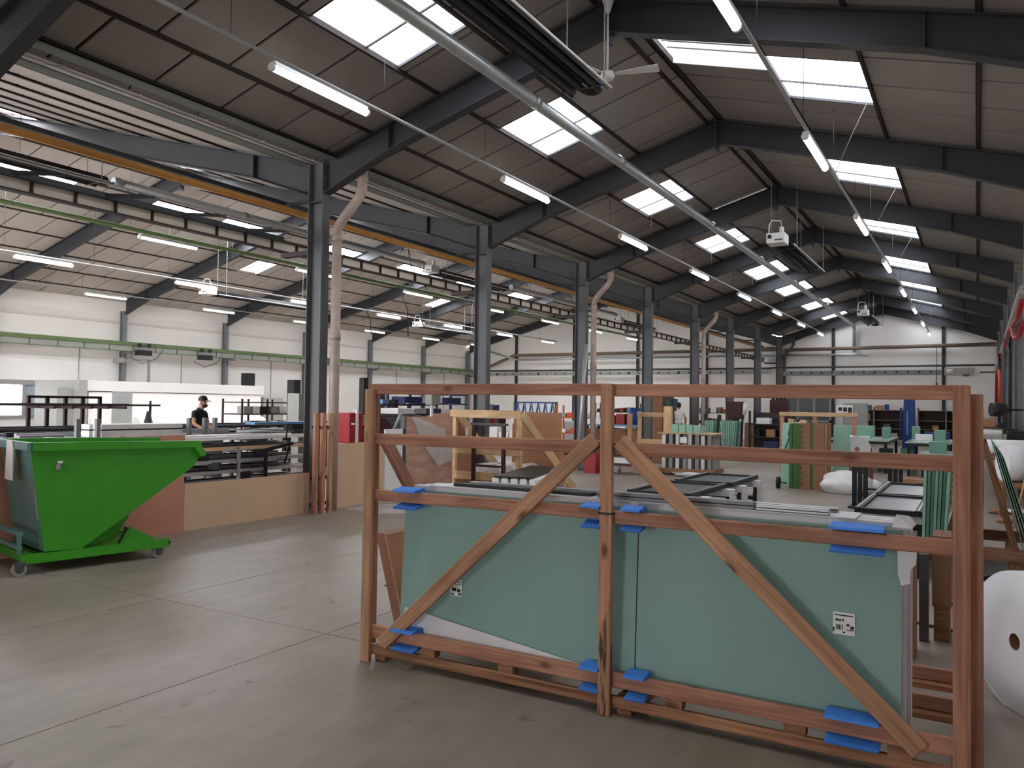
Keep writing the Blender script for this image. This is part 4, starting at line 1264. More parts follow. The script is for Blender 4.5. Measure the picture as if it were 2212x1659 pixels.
def boxthing(name, label, cat, x0, x1, y0, y1, z0, z1, m_, bevel=0.0, group=None):
    o = MB().box(x0, x1, y0, y1, z0, z1).build(name, m_, bevel=bevel)
    return tag(o, label, cat, group)


def carton(label, x0, x1, y0, y1, z0, z1, m_='card', group=None):
    t = thing('cardboard_box', label, 'box', ((x0 + x1) / 2, (y0 + y1) / 2, z0), group)
    MB().box(x0, x1, y0, y1, z0, z1 - 0.004).build('body', m_, t)
    xm = (x0 + x1) / 2
    MB().box(x0, xm - 0.004, y0, y1, z1 - 0.004, z1).build('flap', m_, t)
    MB().box(xm + 0.004, x1, y0, y1, z1 - 0.004, z1).build('flap', m_, t)
    return t


def rY(px0, py0, px1, py1, Y0):
    a = atY(px0, py0, Y0); b_ = atY(px1, py1, Y0)
    return a.x, b_.x, b_.z, a.z


def blob(name, c, rx, ry, rz, m_, seed=0, amp=0.18, n=3, flat=0.0):
    rr = random.Random(seed)
    bm = bmesh.new()
    bmesh.ops.create_icosphere(bm, subdivisions=n, radius=1.0)
    ph = [(rr.uniform(0, 6.28), rr.uniform(2, 7), rr.uniform(2, 7), rr.uniform(2, 7)) for _ in range(5)]
    for v in bm.verts:
        d = sum(math.sin(p[0] + v.co.x * p[1] + v.co.y * p[2] + v.co.z * p[3]) for p in ph) / 5
        v.co *= 1 + amp * d + rr.uniform(-0.02, 0.02)
        v.co = Vector((v.co.x * rx, v.co.y * ry, max(v.co.z, -1 + flat) * rz))
    zmin = min(v.co.z for v in bm.verts)
    for v in bm.verts:
        v.co += Vector((c[0], c[1], c[2] - zmin))
    me = bpy.data.meshes.new(name); bm.to_mesh(me); bm.free()
    for p in me.polygons:
        p.use_smooth = True
    me.materials.append(MATS[m_])
    o = bpy.data.objects.new(name, me); COL.objects.link(o)
    return o


# 1 folded carton leaning behind the crate
t = thing('cardboard_sheet', 'folded brown carton leaning behind the left end of the timber crate', 'carton', (-3.62, 4.75, 0))
for (x0, x1, y0, y1, m_) in ((-3.67, -3.58, 4.62, 5.3, 'card_dark'), (-3.575, -3.555, 4.60, 5.25, 'card')):
    mb = MB().prism([(x0, 0, 0.0), (x1, 0, 0.0), (x1 - 0.2, 0, 0.68), (x0 - 0.2, 0, 0.68)], (0, y0, 0), (0, y1, 0))
    mb.build('panel', m_, t)
MB().prism([(-3.685, 0, 0.3), (-3.552, 0, 0.3), (-3.555, 0, 0.31), (-3.688, 0, 0.31)], (-0.078, 4.598, 0), (-0.078, 4.605, 0)).build('crease', 'card_dark', t)
# 2 fence goes on
boxthing('laminate_sheet', 'white laminated panel in the fence between fibreboard and plywood', 'panel', -8.62, -8.59, 10.46, 10.93, 0, 1.2, 'white')
o = MB().box(-8.66, -8.57, 10.95, 11.0, 0, 1.42).build('edge_strip', 'dark_grey'); tag(o, 'dark edge strip between white panel and plywood sheet', 'strip')
o = beam('plywood_sheet', (-8.6, 11.02, 0.705), (-8.6, 12.45, 0.705), 0.02, 1.41, 'plywood'); tag(o, 'tall plywood sheet with clear film hanging over it', 'sheet')
rr = random.Random(2)
mb = MB()
for q in range(9):
    f_ = q / 8
    top = atX(889 + 14 * f_, 902 + 2 * f_, -8.57); mid = atX(915 + 42 * f_, 955 - 22 * f_, -8.565 + 0.02 * (q % 2)); low = atX(948 + 30 * f_, 1006 - 14 * f_, -8.56 + 0.02 * (q % 2))
    w0 = Vector((0, 0.03 + 0.02 * (q % 2), 0.03))
    mb.add([top, top + w0 * 0.6, mid + w0 * 2, low + w0 * 1.4, low - w0, mid - w0], [(0, 1, 2, 5), (5, 2, 3, 4)])
o = mb.build('plastic_film', 'film', recalc=False)
tag(o, 'clear plastic film hanging over the plywood sheet', 'film')
o = MB().add([(-8.45, 9.35, 0.004), (-7.7, 9.2, 0.004), (-7.05, 9.65, 0.004), (-7.2, 10.3, 0.004), (-8.0, 10.35, 0.004), (-8.5, 9.9, 0.004), (-7.8, 9.8, 0.05)], [(i, (i + 1) % 6, 6) for i in range(6)]).build('plastic_film', 'film')
o.modifiers.new('s', 'SOLIDIFY').thickness = 0.004
tag(o, 'clear plastic film lying on the floor by the fence', 'film')
# 3 pale pine crate with stays
pc = thing('pine_rack', 'pale pine glass rack with two sloping stays behind the timber crate', 'rack', (-7.95, 13.2, 0))
YP = 12.6
for xx in (-8.66, -7.22):
    beam('post', (xx, YP, 0), (xx, YP, 1.5), 0.11, 0.07, 'pine', pc, up=(0, 1, 0))
    beam('stay', (xx + 0.05, YP + 0.02, 1.46), (xx + 0.42, YP + 1.42, 0.02), 0.05, 0.16, 'pine', pc)
for zz in (1.46, 0.78, 0.3):
    beam('rail', (-8.72, YP - 0.05, zz), (-7.16, YP - 0.05, zz), 0.03, 0.15, 'pine', pc)
beam('base_board', (-8.6, YP + 0.6, 0.03), (-6.9, YP + 0.6, 0.03), 0.1, 0.05, 'pine', pc)
for xx in (-8.62, -7.25):
    beam('skid', (xx, YP, 0.03), (xx + 0.42, YP + 1.45, 0.03), 0.08, 0.05, 'pine', pc)
MB().box(-7.35, -7.30, YP - 0.08, YP - 0.065, 1.3, 1.4).build('tape', 'paper', pc)
MB().box(-8.35, -8.30, YP - 0.08, YP - 0.065, 1.05, 1.2).build('tape', 'paper', pc)
boxthing('cardboard_sheet', 'large flat cardboard sheet behind the pine rack', 'carton', -8.1, -7.0, 13.85, 13.88, 0.06, 1.5, 'card')
carton('low brown carton left of the pine rack on the fence side', -9.4, -8.75, 12.75, 13.35, 0, 1.0)
carton('upper brown carton stacked left of the pine rack', -9.3, -8.8, 12.8, 13.3, 1.0, 1.45, 'card_dark')
# dark red trestle inside the rack
tr = thing('steel_trestle', 'small dark red steel trestle in front of the pine rack', 'trestle', (-7.7, 12.3, 0))
MB().box(-8.05, -7.3, 12.22, 12.34, 1.26, 1.30).build('top_bar', 'dark_grey', tr)
for xx in (-8.0, -7.36):
    MB().box(xx - 0.03, xx + 0.03, 12.25, 12.31, 0, 1.26).build('leg', 'dark_red', tr)
MB().box(-8.0, -7.36, 12.26, 12.3, 0.5, 0.54).build('stretcher', 'dark_red', tr)
# bundle of white profiles under a dark board, on two blocks
a = atZ(1115, 1045, 0.42); b_ = atZ(1220, 1008, 0.42)
dirv = (Vector((b_.x, b_.y, 0)) - Vector((a.x, a.y, 0))).normalized(); sidev = Vector((dirv.y, -dirv.x, 0))
Lb = 2.4
for q in range(5):
    c0 = Vector((a.x, a.y, 0)) + sidev * (-0.34 + 0.15 * q)
    o = beam('white_profile', (c0.x, c0.y, 0.43), tuple(c0 + dirv * Lb + Vector((0, 0, 0.43))), 0.12, 0.14, 'alu_white', None, bevel=0.02)
    tag(o, 'white profile in the bundle beside the pine rack, %s from the fence' % ORD[q + 1], 'profile', 'white profiles beside the pine rack')
c0 = Vector((a.x, a.y, 0)) - sidev * 0.05
o = beam('dark_board', tuple(c0 + Vector((0, 0, 0.515))), tuple(c0 + dirv * (Lb - 0.1) + Vector((0, 0, 0.515))), 0.62, 0.025, 'black'); tag(o, 'dark brown board lying on the bundle of white profiles', 'board')
for q in (0.3, 2.0):
    c0 = Vector((a.x, a.y, 0)) + dirv * q
    o = beam('support_block', tuple(c0 - sidev * 0.42 + Vector((0, 0, 0.18))), tuple(c0 + sidev * 0.38 + Vector((0, 0, 0.18))), 0.1, 0.355, 'pine'); tag(o, 'pine block under the white profiles, %s end' % ('near' if q < 1 else 'far'), 'block')
# white film rolls lying on a low pallet behind
for q in range(3):
    o = MB().cyl((-8.3 + 0.34 * q, 12.9, 0.35), (-8.3 + 0.34 * q, 13.9, 0.35), 0.15, 16).build('film_roll', 'film_white')
    tag(o, 'white film roll on the base of the pine rack, %s from the fence' % ORD[q + 1], 'roll', 'film rolls in the pine rack')
boxthing('pallet_board', 'board under the film rolls of the pine rack', 'board', -8.5, -7.45, 12.95, 13.85, 0.06, 0.2, 'weathered')
o = blob('plastic_bag', (-6.2, 12.3, 0), 0.22, 0.18, 0.12, 'blue', 5); tag(o, 'crumpled blue plastic bag on the floor by the white profiles', 'bag')

# 6 wrapped glass trolley with mint panes on top
t = thing('glass_trolley', 'trolley of film-wrapped panes with pale green glass on top', 'trolley', (-6.0, 18.9, 0))
MB().box(-6.7, -5.32, 18.5, 19.3, 0.06, 0.16).build('pallet', 'weathered', t)
for q, xx in enumerate((-6.62, -6.45, -6.28, -6.1, -5.98, -5.8, -5.66, -5.5)):
    MB().box(xx, xx + 0.10, 18.55, 19.25, 0.16, 0.97 + 0.02 * (q % 3)).build('pane_pack', 'grey_box' if q % 2 else 'alu_white', t)
    MB().box(xx + 0.105, xx + 0.125, 18.5, 18.54, 0.16, 0.95).build('strap', 'dark_grey', t)
MB().box(-6.72, -5.3, 18.5, 19.3, 0.99, 1.02).build('top_board', 'pine', t)
MB().box(-6.15, -5.98, 18.485, 18.5, 0.78, 0.92).build('label_sheet', 'paper', t)
for xx in (-6.6, -5.45):
    for yy in (18.6, 19.2):
        MB().cyl((xx - 0.02, yy, 0.03), (xx + 0.02, yy, 0.03), 0.03, 10).build('caster', 'black', t)
for q in range(4):
    boxthing('glass_offcut', 'pale green glass block on the wrapped trolley, %s from the columns' % ORD[q + 1], 'glass', -6.4 + 0.18 * q, -6.24 + 0.18 * q, 18.6, 19.1, 1.02, 1.22 - 0.01 * q, 'mint', group='glass blocks on the trolley')
o = blob('plastic_film', (-5.75, 18.3, 0), 0.5, 0.18, 0.05, 'film_white', 9, 0.3); tag(o, 'crumpled film trailing below the wrapped trolley', 'film')
# 7 low red trolley
t = thing('low_trolley', 'low red flatbed trolley with white load and grey castors', 'trolley', (-7.4, 18.2, 0))
MB().box(-7.95, -6.85, 17.9, 18.5, 0.2, 0.26).build('deck', 'dark_red', t)
MB().box(-7.9, -6.9, 17.95, 18.45, 0.26, 0.36).build('load', 'film_white', t)
for xx in (-7.85, -7.5, -6.95):
    w_ = MB().cyl((xx - 0.025, 17.95, 0.08), (xx + 0.025, 17.95, 0.08), 0.08, 14).build('wheel', 'wheel_grey', t)
    MB().box(xx - 0.04, xx + 0.04, 17.92, 17.98, 0.12, 0.2).build('fork', 'grey_box', w_)
boxthing('red_cabinet', 'red tool cabinet on the floor behind the low trolley', 'cabinet', -8.3, -8.0, 17.7, 18.0, 0, 0.62, 'red')
# 8 black-framed panes on padded trestles


def pad_trestle(label, x, y0, y1, h):
    t = thing('padded_trestle', label, 'trestle', (x, (y0 + y1) / 2, 0))
    MB().box(x - 0.06, x + 0.06, y0, y1, h - 0.1, h).build('top_pad', 'film_white', t)
    for yy in (y0 + 0.08, y1 - 0.08):
        for e in (-1, 1):
            MB().bar((x + e * 0.16, yy, 0), (x + e * 0.02, yy, h - 0.08), 0.05, 0.05).build('leg', 'black', t)
    MB().box(x - 0.12, x + 0.12, y0 + 0.06, y1 - 0.06, 0.25, 0.3).build('stretcher', 'black', t)
    return t


def padx_trestle(label, x0, x1, y, h):
    t = thing('padded_trestle', label, 'trestle', ((x0 + x1) / 2, y, 0))
    MB().box(x0, x1, y - 0.07, y + 0.07, h - 0.1, h).build('top_pad', 'film_white', t)
    for xx in (x0 + 0.08, x1 - 0.08):
        for e in (-1, 1):
            MB().bar((xx, y + e * 0.16, 0), (xx, y + e * 0.02, h - 0.08), 0.05, 0.05).build('leg', 'black', t)
    MB().box(x0 + 0.06, x1 - 0.06, y - 0.1, y + 0.1, 0.2, 0.25).build('stretcher', 'black', t)
    MB().box(x1 - 0.04, x1 + 0.005, y - 0.1, y + 0.1, 0.16, h - 0.1).build('foam_wrap', 'film_white', t)
    return t


def framed(label, x0, x1, y0, y1, z, m_, fm='black', skew=0.0):
    t = thing('framed_pane', label, 'frame', ((x0 + x1) / 2, (y0 + y1) / 2, z))
    def q(x, y):
        return (x + skew * (y - y0), y)
    for (xa, xb) in ((x0, x0 + 0.07), (x1 - 0.07, x1)):
        MB().prism([(*q(xa, y0), z), (*q(xb, y0), z), (*q(xb, y1), z), (*q(xa, y1), z)], (0, 0, 0), (0, 0, 0.06)).build('stile', fm, t)
        MB().prism([(*q(xa + 0.025, y0), z), (*q(xa + 0.045, y0), z), (*q(xa + 0.045, y1), z), (*q(xa + 0.025, y1), z)], (0, 0, 0.06), (0, 0, 0.068)).build('seal', 'alu', t)
    for ya in (y0, y1 - 0.07):
        MB().prism([(*q(x0 + 0.07, ya), z), (*q(x1 - 0.07, ya), z), (*q(x1 - 0.07, ya + 0.07), z), (*q(x0 + 0.07, ya + 0.07), z)], (0, 0, 0), (0, 0, 0.055)).build('rail', fm, t)
    MB().prism([(*q(x0 + 0.07, y0 + 0.07), z), (*q(x1 - 0.07, y0 + 0.07), z), (*q(x1 - 0.07, y1 - 0.07), z), (*q(x0 + 0.07, y1 - 0.07), z)], (0, 0, 0.015), (0, 0, 0.03)).build('pane', m_, t)
    return t


framed('black-framed dark pane lying on trestles, nearer the timber crate', -3.95, -3.08, 9.75, 11.35, 0.5, 'pane_dark', skew=0.0)
framed('black-framed dark pane lying on trestles, nearer the glass trolley', -3.92, -3.05, 11.55, 13.1, 0.5, 'pane_dark', skew=0.0)
for q, yy in enumerate((10.1, 11.25, 11.9, 12.85)):
    padx_trestle('padded trestle under the black-framed dark panes, %s from the timber crate' % ORD[q + 1], -4.0, -2.95, yy, 0.495)
framed('black-framed grey pane lying near the glass rack, nearer the timber crate', -1.16, -0.50, 9.4, 11.1, 0.52, 'pane_grey')
framed('black-framed grey pane lying near the glass rack, nearer the black brackets', -1.16, -0.52, 11.2, 13.0, 0.52, 'pane_grey')
for q, yy in enumerate((9.7, 10.8, 11.5, 12.7)):
    padx_trestle('padded trestle under the grey panes, %s from the timber crate' % ORD[q + 1], -1.2, -0.45, yy, 0.515)
# 10 black profile stands
for (xx, yy, lab) in ((-1.7, 14.5, 'black steel profile stand near the white sack'), (-1.25, 15.6, 'black steel profile stand between the grey panes and tables')):
    t = thing('profile_stand', lab, 'stand', (xx, yy, 0))
    for q in range(3):
        MB().box(xx - 0.12 + 0.085 * q, xx - 0.05 + 0.085 * q, yy - 0.03, yy + 0.03, 0.03, 0.8 - 0.02 * q).build('upright', 'black', t)
    for q in range(3):
        MB().box(xx + 0.1, xx + 0.55, yy - 0.02, yy + 0.02, 0.06 + 0.12 * q, 0.09 + 0.12 * q).build('arm', 'black', t)
    MB().box(xx - 0.16, xx + 0.3, yy - 0.25, yy + 0.25, 0, 0.03).build('foot', 'black', t)
# 11 stack of upright cartons wrapped in green
t = thing('carton_stack', 'tall brown cartons on end edged with green wrap', 'carton', (-3.0, 17.3, 0))
for q, (x0, x1, m_) in enumerate(((-3.34, -3.28, 'green_wrap'), (-3.275, -3.13, 'green_wrap'), (-3.125, -2.93, 'card_dark'), (-2.925, -2.88, 'green_wrap'), (-2.875, -2.66, 'card_dark'), (-2.655, -2.62, 'card'))):
    MB().box(x0, x1, 17.0 + 0.01 * (q % 2), 17.6, 0, 1.33 + 0.005 * (q % 3)).build('carton_panel', m_, t)
mb = MB()
for q in range(12):
    mb.prism([(-3.13, 16.985, 0.08 + 0.105 * q), (-3.07, 16.985, 0.12 + 0.105 * q), (-3.13, 16.985, 0.16 + 0.105 * q)], (0, 0, 0), (0, 0.012, 0))
mb.build('torn_wrap', 'green_wrap', t)
o = MB().prism([(-3.66, 17.7, 0), (-3.3, 17.7, 0), (-3.3, 17.95, 1.33), (-3.66, 17.95, 1.33)], (0, 0, 0), (0, 0.05, 0)).build('mint_panel', 'mint'); tag(o, 'mint green panel leaning beside the wrapped cartons, cable side', 'panel')
o = MB().prism([(-2.62, 17.75, 0), (-2.3, 17.75, 0), (-2.3, 17.95, 1.31), (-2.62, 17.95, 1.31)], (0, 0, 0), (0, 0.05, 0)).build('mint_panel', 'mint'); tag(o, 'mint green panel leaning beside the wrapped cartons, table side', 'panel')
t = thing('power_cable', 'black cable with plug hanging on the mint panel', 'cable', (-3.45, 17.6, 0.6))
MB().tube([(-3.52, 17.68, 0.5), (-3.55, 17.7, 0.8), (-3.46, 17.78, 1.1), (-3.4, 17.76, 0.9), (-3.34, 17.68, 0.6)], 0.015, 6).build('cord', 'black', t)
MB().cyl((-3.46, 17.74, 1.06), (-3.46, 17.82, 1.2), 0.05, 8).build('plug', 'black', t)
t = thing('hand_wheel', 'small black wheel on the floor beside the wrapped cartons', 'wheel', (-3.52, 16.9, 0))
MB().cyl((-3.56, 16.9, 0.12), (-3.5, 16.9, 0.12), 0.12, 16).build('tyre', 'black', t)
MB().cyl((-3.5, 16.9, 0.12), (-3.36, 16.9, 0.12), 0.02, 8).build('axle', 'green_steel', t)
# 12 white roll on a carton, 13 white sack
carton('brown carton under the white foam roll', -2.62, -1.95, 18.2, 18.9, 0, 0.52, 'card_dark')
t = thing('foam_roll', 'white foam roll lying on a carton behind the white sack', 'roll', (-2.3, 18.5, 0.52))
MB().cyl((-2.42, 18.8, 0.80), (-2.2, 18.25, 0.80), 0.28, 28).build('roll', 'white_foam', t)
MB().cyl((-2.2, 18.25, 0.80), (-2.198, 18.245, 0.80), 0.05, 12).build('core', 'card', t)
o = blob('plastic_sack', (-2.2, 16.7, 0), 0.46, 0.3, 0.26, 'film_white', 3, 0.22, 4, 0.3); tag(o, 'big crumpled white plastic sack beside the wrapped cartons', 'sack')
o = blob('plastic_sack', (-1.72, 16.9, 0), 0.16, 0.18, 0.16, 'film_white', 4, 0.22, 3, 0.3); tag(o, 'small white plastic sack behind the black profile stand', 'sack')
carton('low brown carton beside the small white sack', -1.5, -0.75, 17.2, 17.8, 0, 0.3)
carton('low brown carton under the glass racks', -0.95, -0.4, 15.9, 16.5, 0, 0.35, 'card_dark')

# 14 glass work tables


def worktable(label, x0, x1, y0, y1, z, m_='table_glass'):
    t = thing('work_table', label, 'table', ((x0 + x1) / 2, (y0 + y1) / 2, 0))
    MB().box(x0, x1, y0, y1, z - 0.03, z).build('top', m_, t)
    MB().box(x0 + 0.04, x1 - 0.04, y0 + 0.04, y1 - 0.04, z - 0.1, z - 0.03).build('apron', 'dark_green', t)
    for xx in (x0 + 0.08, x1 - 0.08):
        for yy in (y0 + 0.08, y1 - 0.08):
            MB().box(xx - 0.035, xx + 0.035, yy - 0.035, yy + 0.035, 0, z - 0.1).build('leg', 'black', t)
    MB().box(x0 + 0.08, x1 - 0.08, y0 + 0.06, y0 + 0.1, 0.3, 0.36).build('stretcher', 'black', t)
    return t


worktable('long glass-topped work table beside the blue pillar, column side', -3.5, -1.95, 22.4, 25.6, 0.85)
worktable('glass-topped work table beside the blue pillar, right wall side', -1.55, -0.55, 22.0, 25.0, 0.85)
worktable('low glass-topped table near the black profile stands', -1.1, -0.35, 19.4, 21.0, 0.7)
for q, (x, y, w_, d_, h_, z, m_, lab) in enumerate((
        (-3.2, 23.0, 0.3, 0.25, 0.3, 0.85, 'dark_green', 'dark green machine block at the end of the long glass table'),
        (-2.9, 25.0, 0.7, 0.4, 0.32, 0.85, 'glass_edge', 'pile of green glass strips on the far end of the long table'),
        (-2.2, 24.6, 0.22, 0.2, 0.3, 0.85, 'glass_green', 'small upright green glass pack on the long table'),
        (-1.45, 24.5, 0.2, 0.2, 0.35, 0.85, 'glass_green', 'small upright green glass pack on the wall side table'),
        (-1.2, 23.4, 0.4, 0.25, 0.16, 0.85, 'paper', 'stack of white papers on the wall side table'),
        (-0.8, 22.5, 0.25, 0.25, 0.3, 0.85, 'glass_green', 'green glass crate at the near corner of the wall side table'),
        (-0.95, 24.6, 0.6, 0.3, 0.2, 0.85, 'blue', 'blue plastic tray on the wall side table'),
        (-0.75, 20.0, 0.35, 0.3, 0.25, 0.7, 'glass_green', 'green glass pack on the low table'),
        (-2.7, 23.6, 0.35, 0.12, 0.06, 0.85, 'paper', 'white paper sheet on the long glass table'))):
    boxthing('bench_item', lab, 'block', x - w_ / 2, x + w_ / 2, y - d_ / 2, y + d_ / 2, z, z + h_, m_, bevel=0.01)
for q in range(4):
    o = MB().prism([(-3.3 + 0.5 * q, 22.9 + 0.3 * q, 0.0), (-3.2 + 0.5 * q, 22.9 + 0.3 * q, 0.0), (-3.2 + 0.5 * q, 23.1 + 0.3 * q, 0.6), (-3.3 + 0.5 * q, 23.1 + 0.3 * q, 0.6)], (0, 0, 0), (0.25, 0, 0)).build('glass_offcut', 'glass_green')
    tag(o, 'green glass offcut stood under the long table, %s from the columns' % ORD[q + 1], 'glass', 'offcuts under the table')
# 15 blue pillar
t = thing('jib_pillar', 'tall blue tapered steel pillar between the glass tables', 'pillar', (-1.75, 26.3, 0))
MB().prism([(-1.95, 26.2, 0), (-1.55, 26.2, 0), (-1.6, 26.2, 2.25), (-1.87, 26.2, 2.25)], (0, 0, 0), (0, 0.26, 0)).build('pillar', 'blue', t, bevel=0.02)
MB().box(-1.98, -1.93, 26.12, 26.2, 0.75, 1.7).build('cable_duct', 'navy', t)
MB().box(-1.8, -1.76, 26.17, 26.2, 0.9, 1.6).build('rail', 'sky_blue', t)
MB().box(-2.1, -1.4, 26.0, 26.7, 0, 0.03).build('base_plate', 'blue', t)

# 16 shelving along the end wall
for (x0, x1, nm) in ((-5.6, -2.95, 'column side'), (-2.4, -0.1, 'right wall side')):
    t = thing('storage_shelf', 'long brown storage shelf against the end wall, %s' % nm, 'shelf', ((x0 + x1) / 2, 41.6, 0))
    for zz in (0.25, 0.75, 1.15, 1.62):
        MB().box(x0, x1, 41.3, 41.85, zz - 0.03, zz).build('board', 'card_dark', t)
    for xx in (x0, (x0 + x1) / 2, x1 - 0.05):
        MB().box(xx, xx + 0.05, 41.3, 41.85, 0, 1.75).build('upright', 'steel_light', t)
    MB().box(x0, x1, 41.84, 41.86, 0.2, 1.6).build('back_panel', 'steel_brown', t)
    rr = random.Random(int(x0 * 10))
    q = 0
    for zz in (0.25, 0.75, 1.15, 1.62):
        x = x0 + 0.12
        while x < x1 - 0.4:
            w_ = rr.uniform(0.15, 0.38)
            if rr.random() < 0.62:
                m_ = rr.choice(['card', 'card_dark', 'white', 'grey_box', 'dark_grey', 'blue'])
                q += 1
                if not (abs(x - (x0 + x1) / 2) < 0.4 and zz < 1.6):
                    boxthing('storage_box', '%s box on the %s board of the end wall shelf, %s' % ({'card': 'tan', 'card_dark': 'brown', 'white': 'white', 'grey_box': 'grey', 'dark_grey': 'dark grey', 'blue': 'blue'}[m_], {0.25: 'lowest', 0.75: 'second', 1.15: 'third', 1.62: 'top'}[zz], nm), 'box', x, x + w_, 41.33, 41.33 + rr.uniform(0.2, 0.4), zz, zz + rr.uniform(0.14, 0.3), m_, group='boxes on the end wall shelf, %s' % nm)
            x += w_ + rr.uniform(0.05, 0.3)

# 17 mint glass bundles in dark stands
for (xc, yc, w_, lab) in ((-6.98, 26.2, 0.58, 'wide bundle of mint glass sheets standing in a dark rack'), (-7.75, 26.6, 0.3, 'narrow bundle of mint glass sheets standing in a dark rack')):
    t = thing('glass_bundle', lab, 'glass', (xc, yc, 0))
    n = int(w_ / 0.06)
    for q in range(n):
        x = xc - w_ / 2 + w_ * q / n
        k = 0.78
        MB().prism([(xc + (x - xc) * k, yc - 0.3, 0.3), (xc + (x - xc) * k + 0.035, yc - 0.3, 0.3), (x + 0.045, yc - 0.3, 1.2 - 0.01 * (q % 3)), (x, yc - 0.3, 1.2 - 0.01 * (q % 3))], (0, 0, 0), (0, 0.8, 0)).build('sheet', ['mint', 'glass_edge', 'glass_green'][q % 3], t)
    for e in (-1, 1):
        MB().bar((xc + e * (w_ / 2 + 0.02), yc, 0.0), (xc + e * (w_ / 2 + 0.08), yc, 1.4), 0.06, 0.06).build('upright', 'black', t)
    MB().box(xc - w_ / 2 - 0.1, xc + w_ / 2 + 0.1, yc - 0.35, yc + 0.5, 0.2, 0.3).build('base', 'black', t)
    MB().box(xc - w_ / 2 - 0.1, xc + w_ / 2 + 0.1, yc - 0.3, yc + 0.45, 0, 0.2).build('plinth', 'card_dark', t)
t = thing('red_clamp', 'dark red pneumatic clamp head behind the mint glass', 'machine', (-7.2, 27.6, 0))
MB().box(-7.45, -6.95, 27.4, 27.8, 1.25, 1.85).build('head', 'dark_red', t, bevel=0.03)
MB().box(-7.3, -7.1, 27.5, 27.7, 0, 1.25).build('stem', 'black', t)
MB().cyl((-6.9, 27.5, 1.4), (-6.85, 27.5, 1.8), 0.07, 10).build('cylinder', 'white', t)
t = thing('red_clamp', 'dark red machine head behind the dark bench', 'machine', (-6.2, 30.0, 0))
MB().box(-6.55, -5.95, 29.8, 30.2, 1.2, 1.95).build('head', 'dark_red', t, bevel=0.03)
for q in range(4):
    MB().cyl((-6.45 + 0.14 * q, 29.95, 1.95), (-6.45 + 0.14 * q, 29.95, 2.05), 0.05, 8).build('knob', 'black', t)
MB().box(-6.4, -6.1, 29.85, 30.15, 0, 1.2).build('stem', 'black', t)
# 24 dark bench with bins
t = thing('tool_bench', 'dark cluttered tool bench behind the mint glass bundles', 'bench', (-5.6, 25.5, 0))
for zz in (0.3, 0.75, 1.15):
    MB().box(-6.2, -4.9, 25.2, 25.9, zz - 0.04, zz).build('shelf', 'black', t)
for xx in (-6.15, -4.95):
    for yy in (25.25, 25.85):
        MB().box(xx - 0.03, xx + 0.03, yy - 0.03, yy + 0.03, 0, 1.55).build('upright', 'black', t)
MB().box(-6.15, -4.95, 25.85, 25.9, 0.3, 1.5).build('back', 'steel_brown', t)
boxthing('blue_bin', 'dark blue bin on the lowest shelf of the tool bench', 'bin', -5.7, -5.25, 25.1, 25.5, 0.3, 0.62, 'navy', 0.02)
boxthing('small_carton', 'small brown carton on the middle shelf of the tool bench', 'box', -5.65, -5.4, 25.25, 25.5, 0.75, 0.98, 'card')
boxthing('paper_stack', 'white paper stack on top of the tool bench', 'paper', -5.95, -5.55, 25.25, 25.6, 1.15, 1.33, 'paper')
for q in range(5):
    boxthing('tool_case', 'small dark tool case on the tool bench, %s from the columns' % ORD[q + 1], 'case', -6.1 + 0.24 * q, -5.92 + 0.24 * q, 25.55, 25.8, 1.15 if q % 2 else 0.75, (1.15 if q % 2 else 0.75) + 0.2, ['black', 'dark_grey', 'dark_red', 'black', 'grey_box'][q], group='tool cases on the tool bench')
boxthing('carton_sheet', 'brown cardboard sheet stood beside the mint glass', 'carton', -6.5, -6.3, 26.0, 26.3, 0, 1.15, 'card_dark')
# 18 upright timber and cartons by the person in white
o = beam('pine_board', (-7.05, 20.2, 0), (-7.05, 20.2, 1.65), 0.22, 0.12, 'pine', None, up=(0, 1, 0)); tag(o, 'wide pine board stood on end behind the wrapped trolley', 'board')
o = beam('pine_board', (-8.05, 20.0, 0), (-8.05, 20.0, 1.45), 0.12, 0.1, 'crate_wood_light', None, up=(0, 1, 0)); tag(o, 'brown board stood on end behind the wrapped trolley', 'board')
boxthing('carton_sheet', 'tall brown carton stood on end behind the pine board', 'carton', -8.15, -7.85, 22.0, 22.3, 0, 1.95, 'card_dark')
boxthing('wrapped_roll', 'tall dark green wrapped roll stood behind the pine board', 'roll', -7.8, -7.55, 22.0, 22.25, 0, 1.95, 'dark_green', 0.08)
t = thing('pine_rack', 'low pine frame standing behind the wrapped trolley', 'rack', (-7.6, 20.6, 0))
for xx in (-8.0, -7.2):
    beam('post', (xx, 20.6, 0), (xx, 20.6, 1.5), 0.09, 0.09, 'pine', t, up=(0, 1, 0))
for zz in (1.42, 0.7):
    beam('rail', (-8.05, 20.55, zz), (-7.15, 20.55, zz), 0.04, 0.12, 'pine', t)
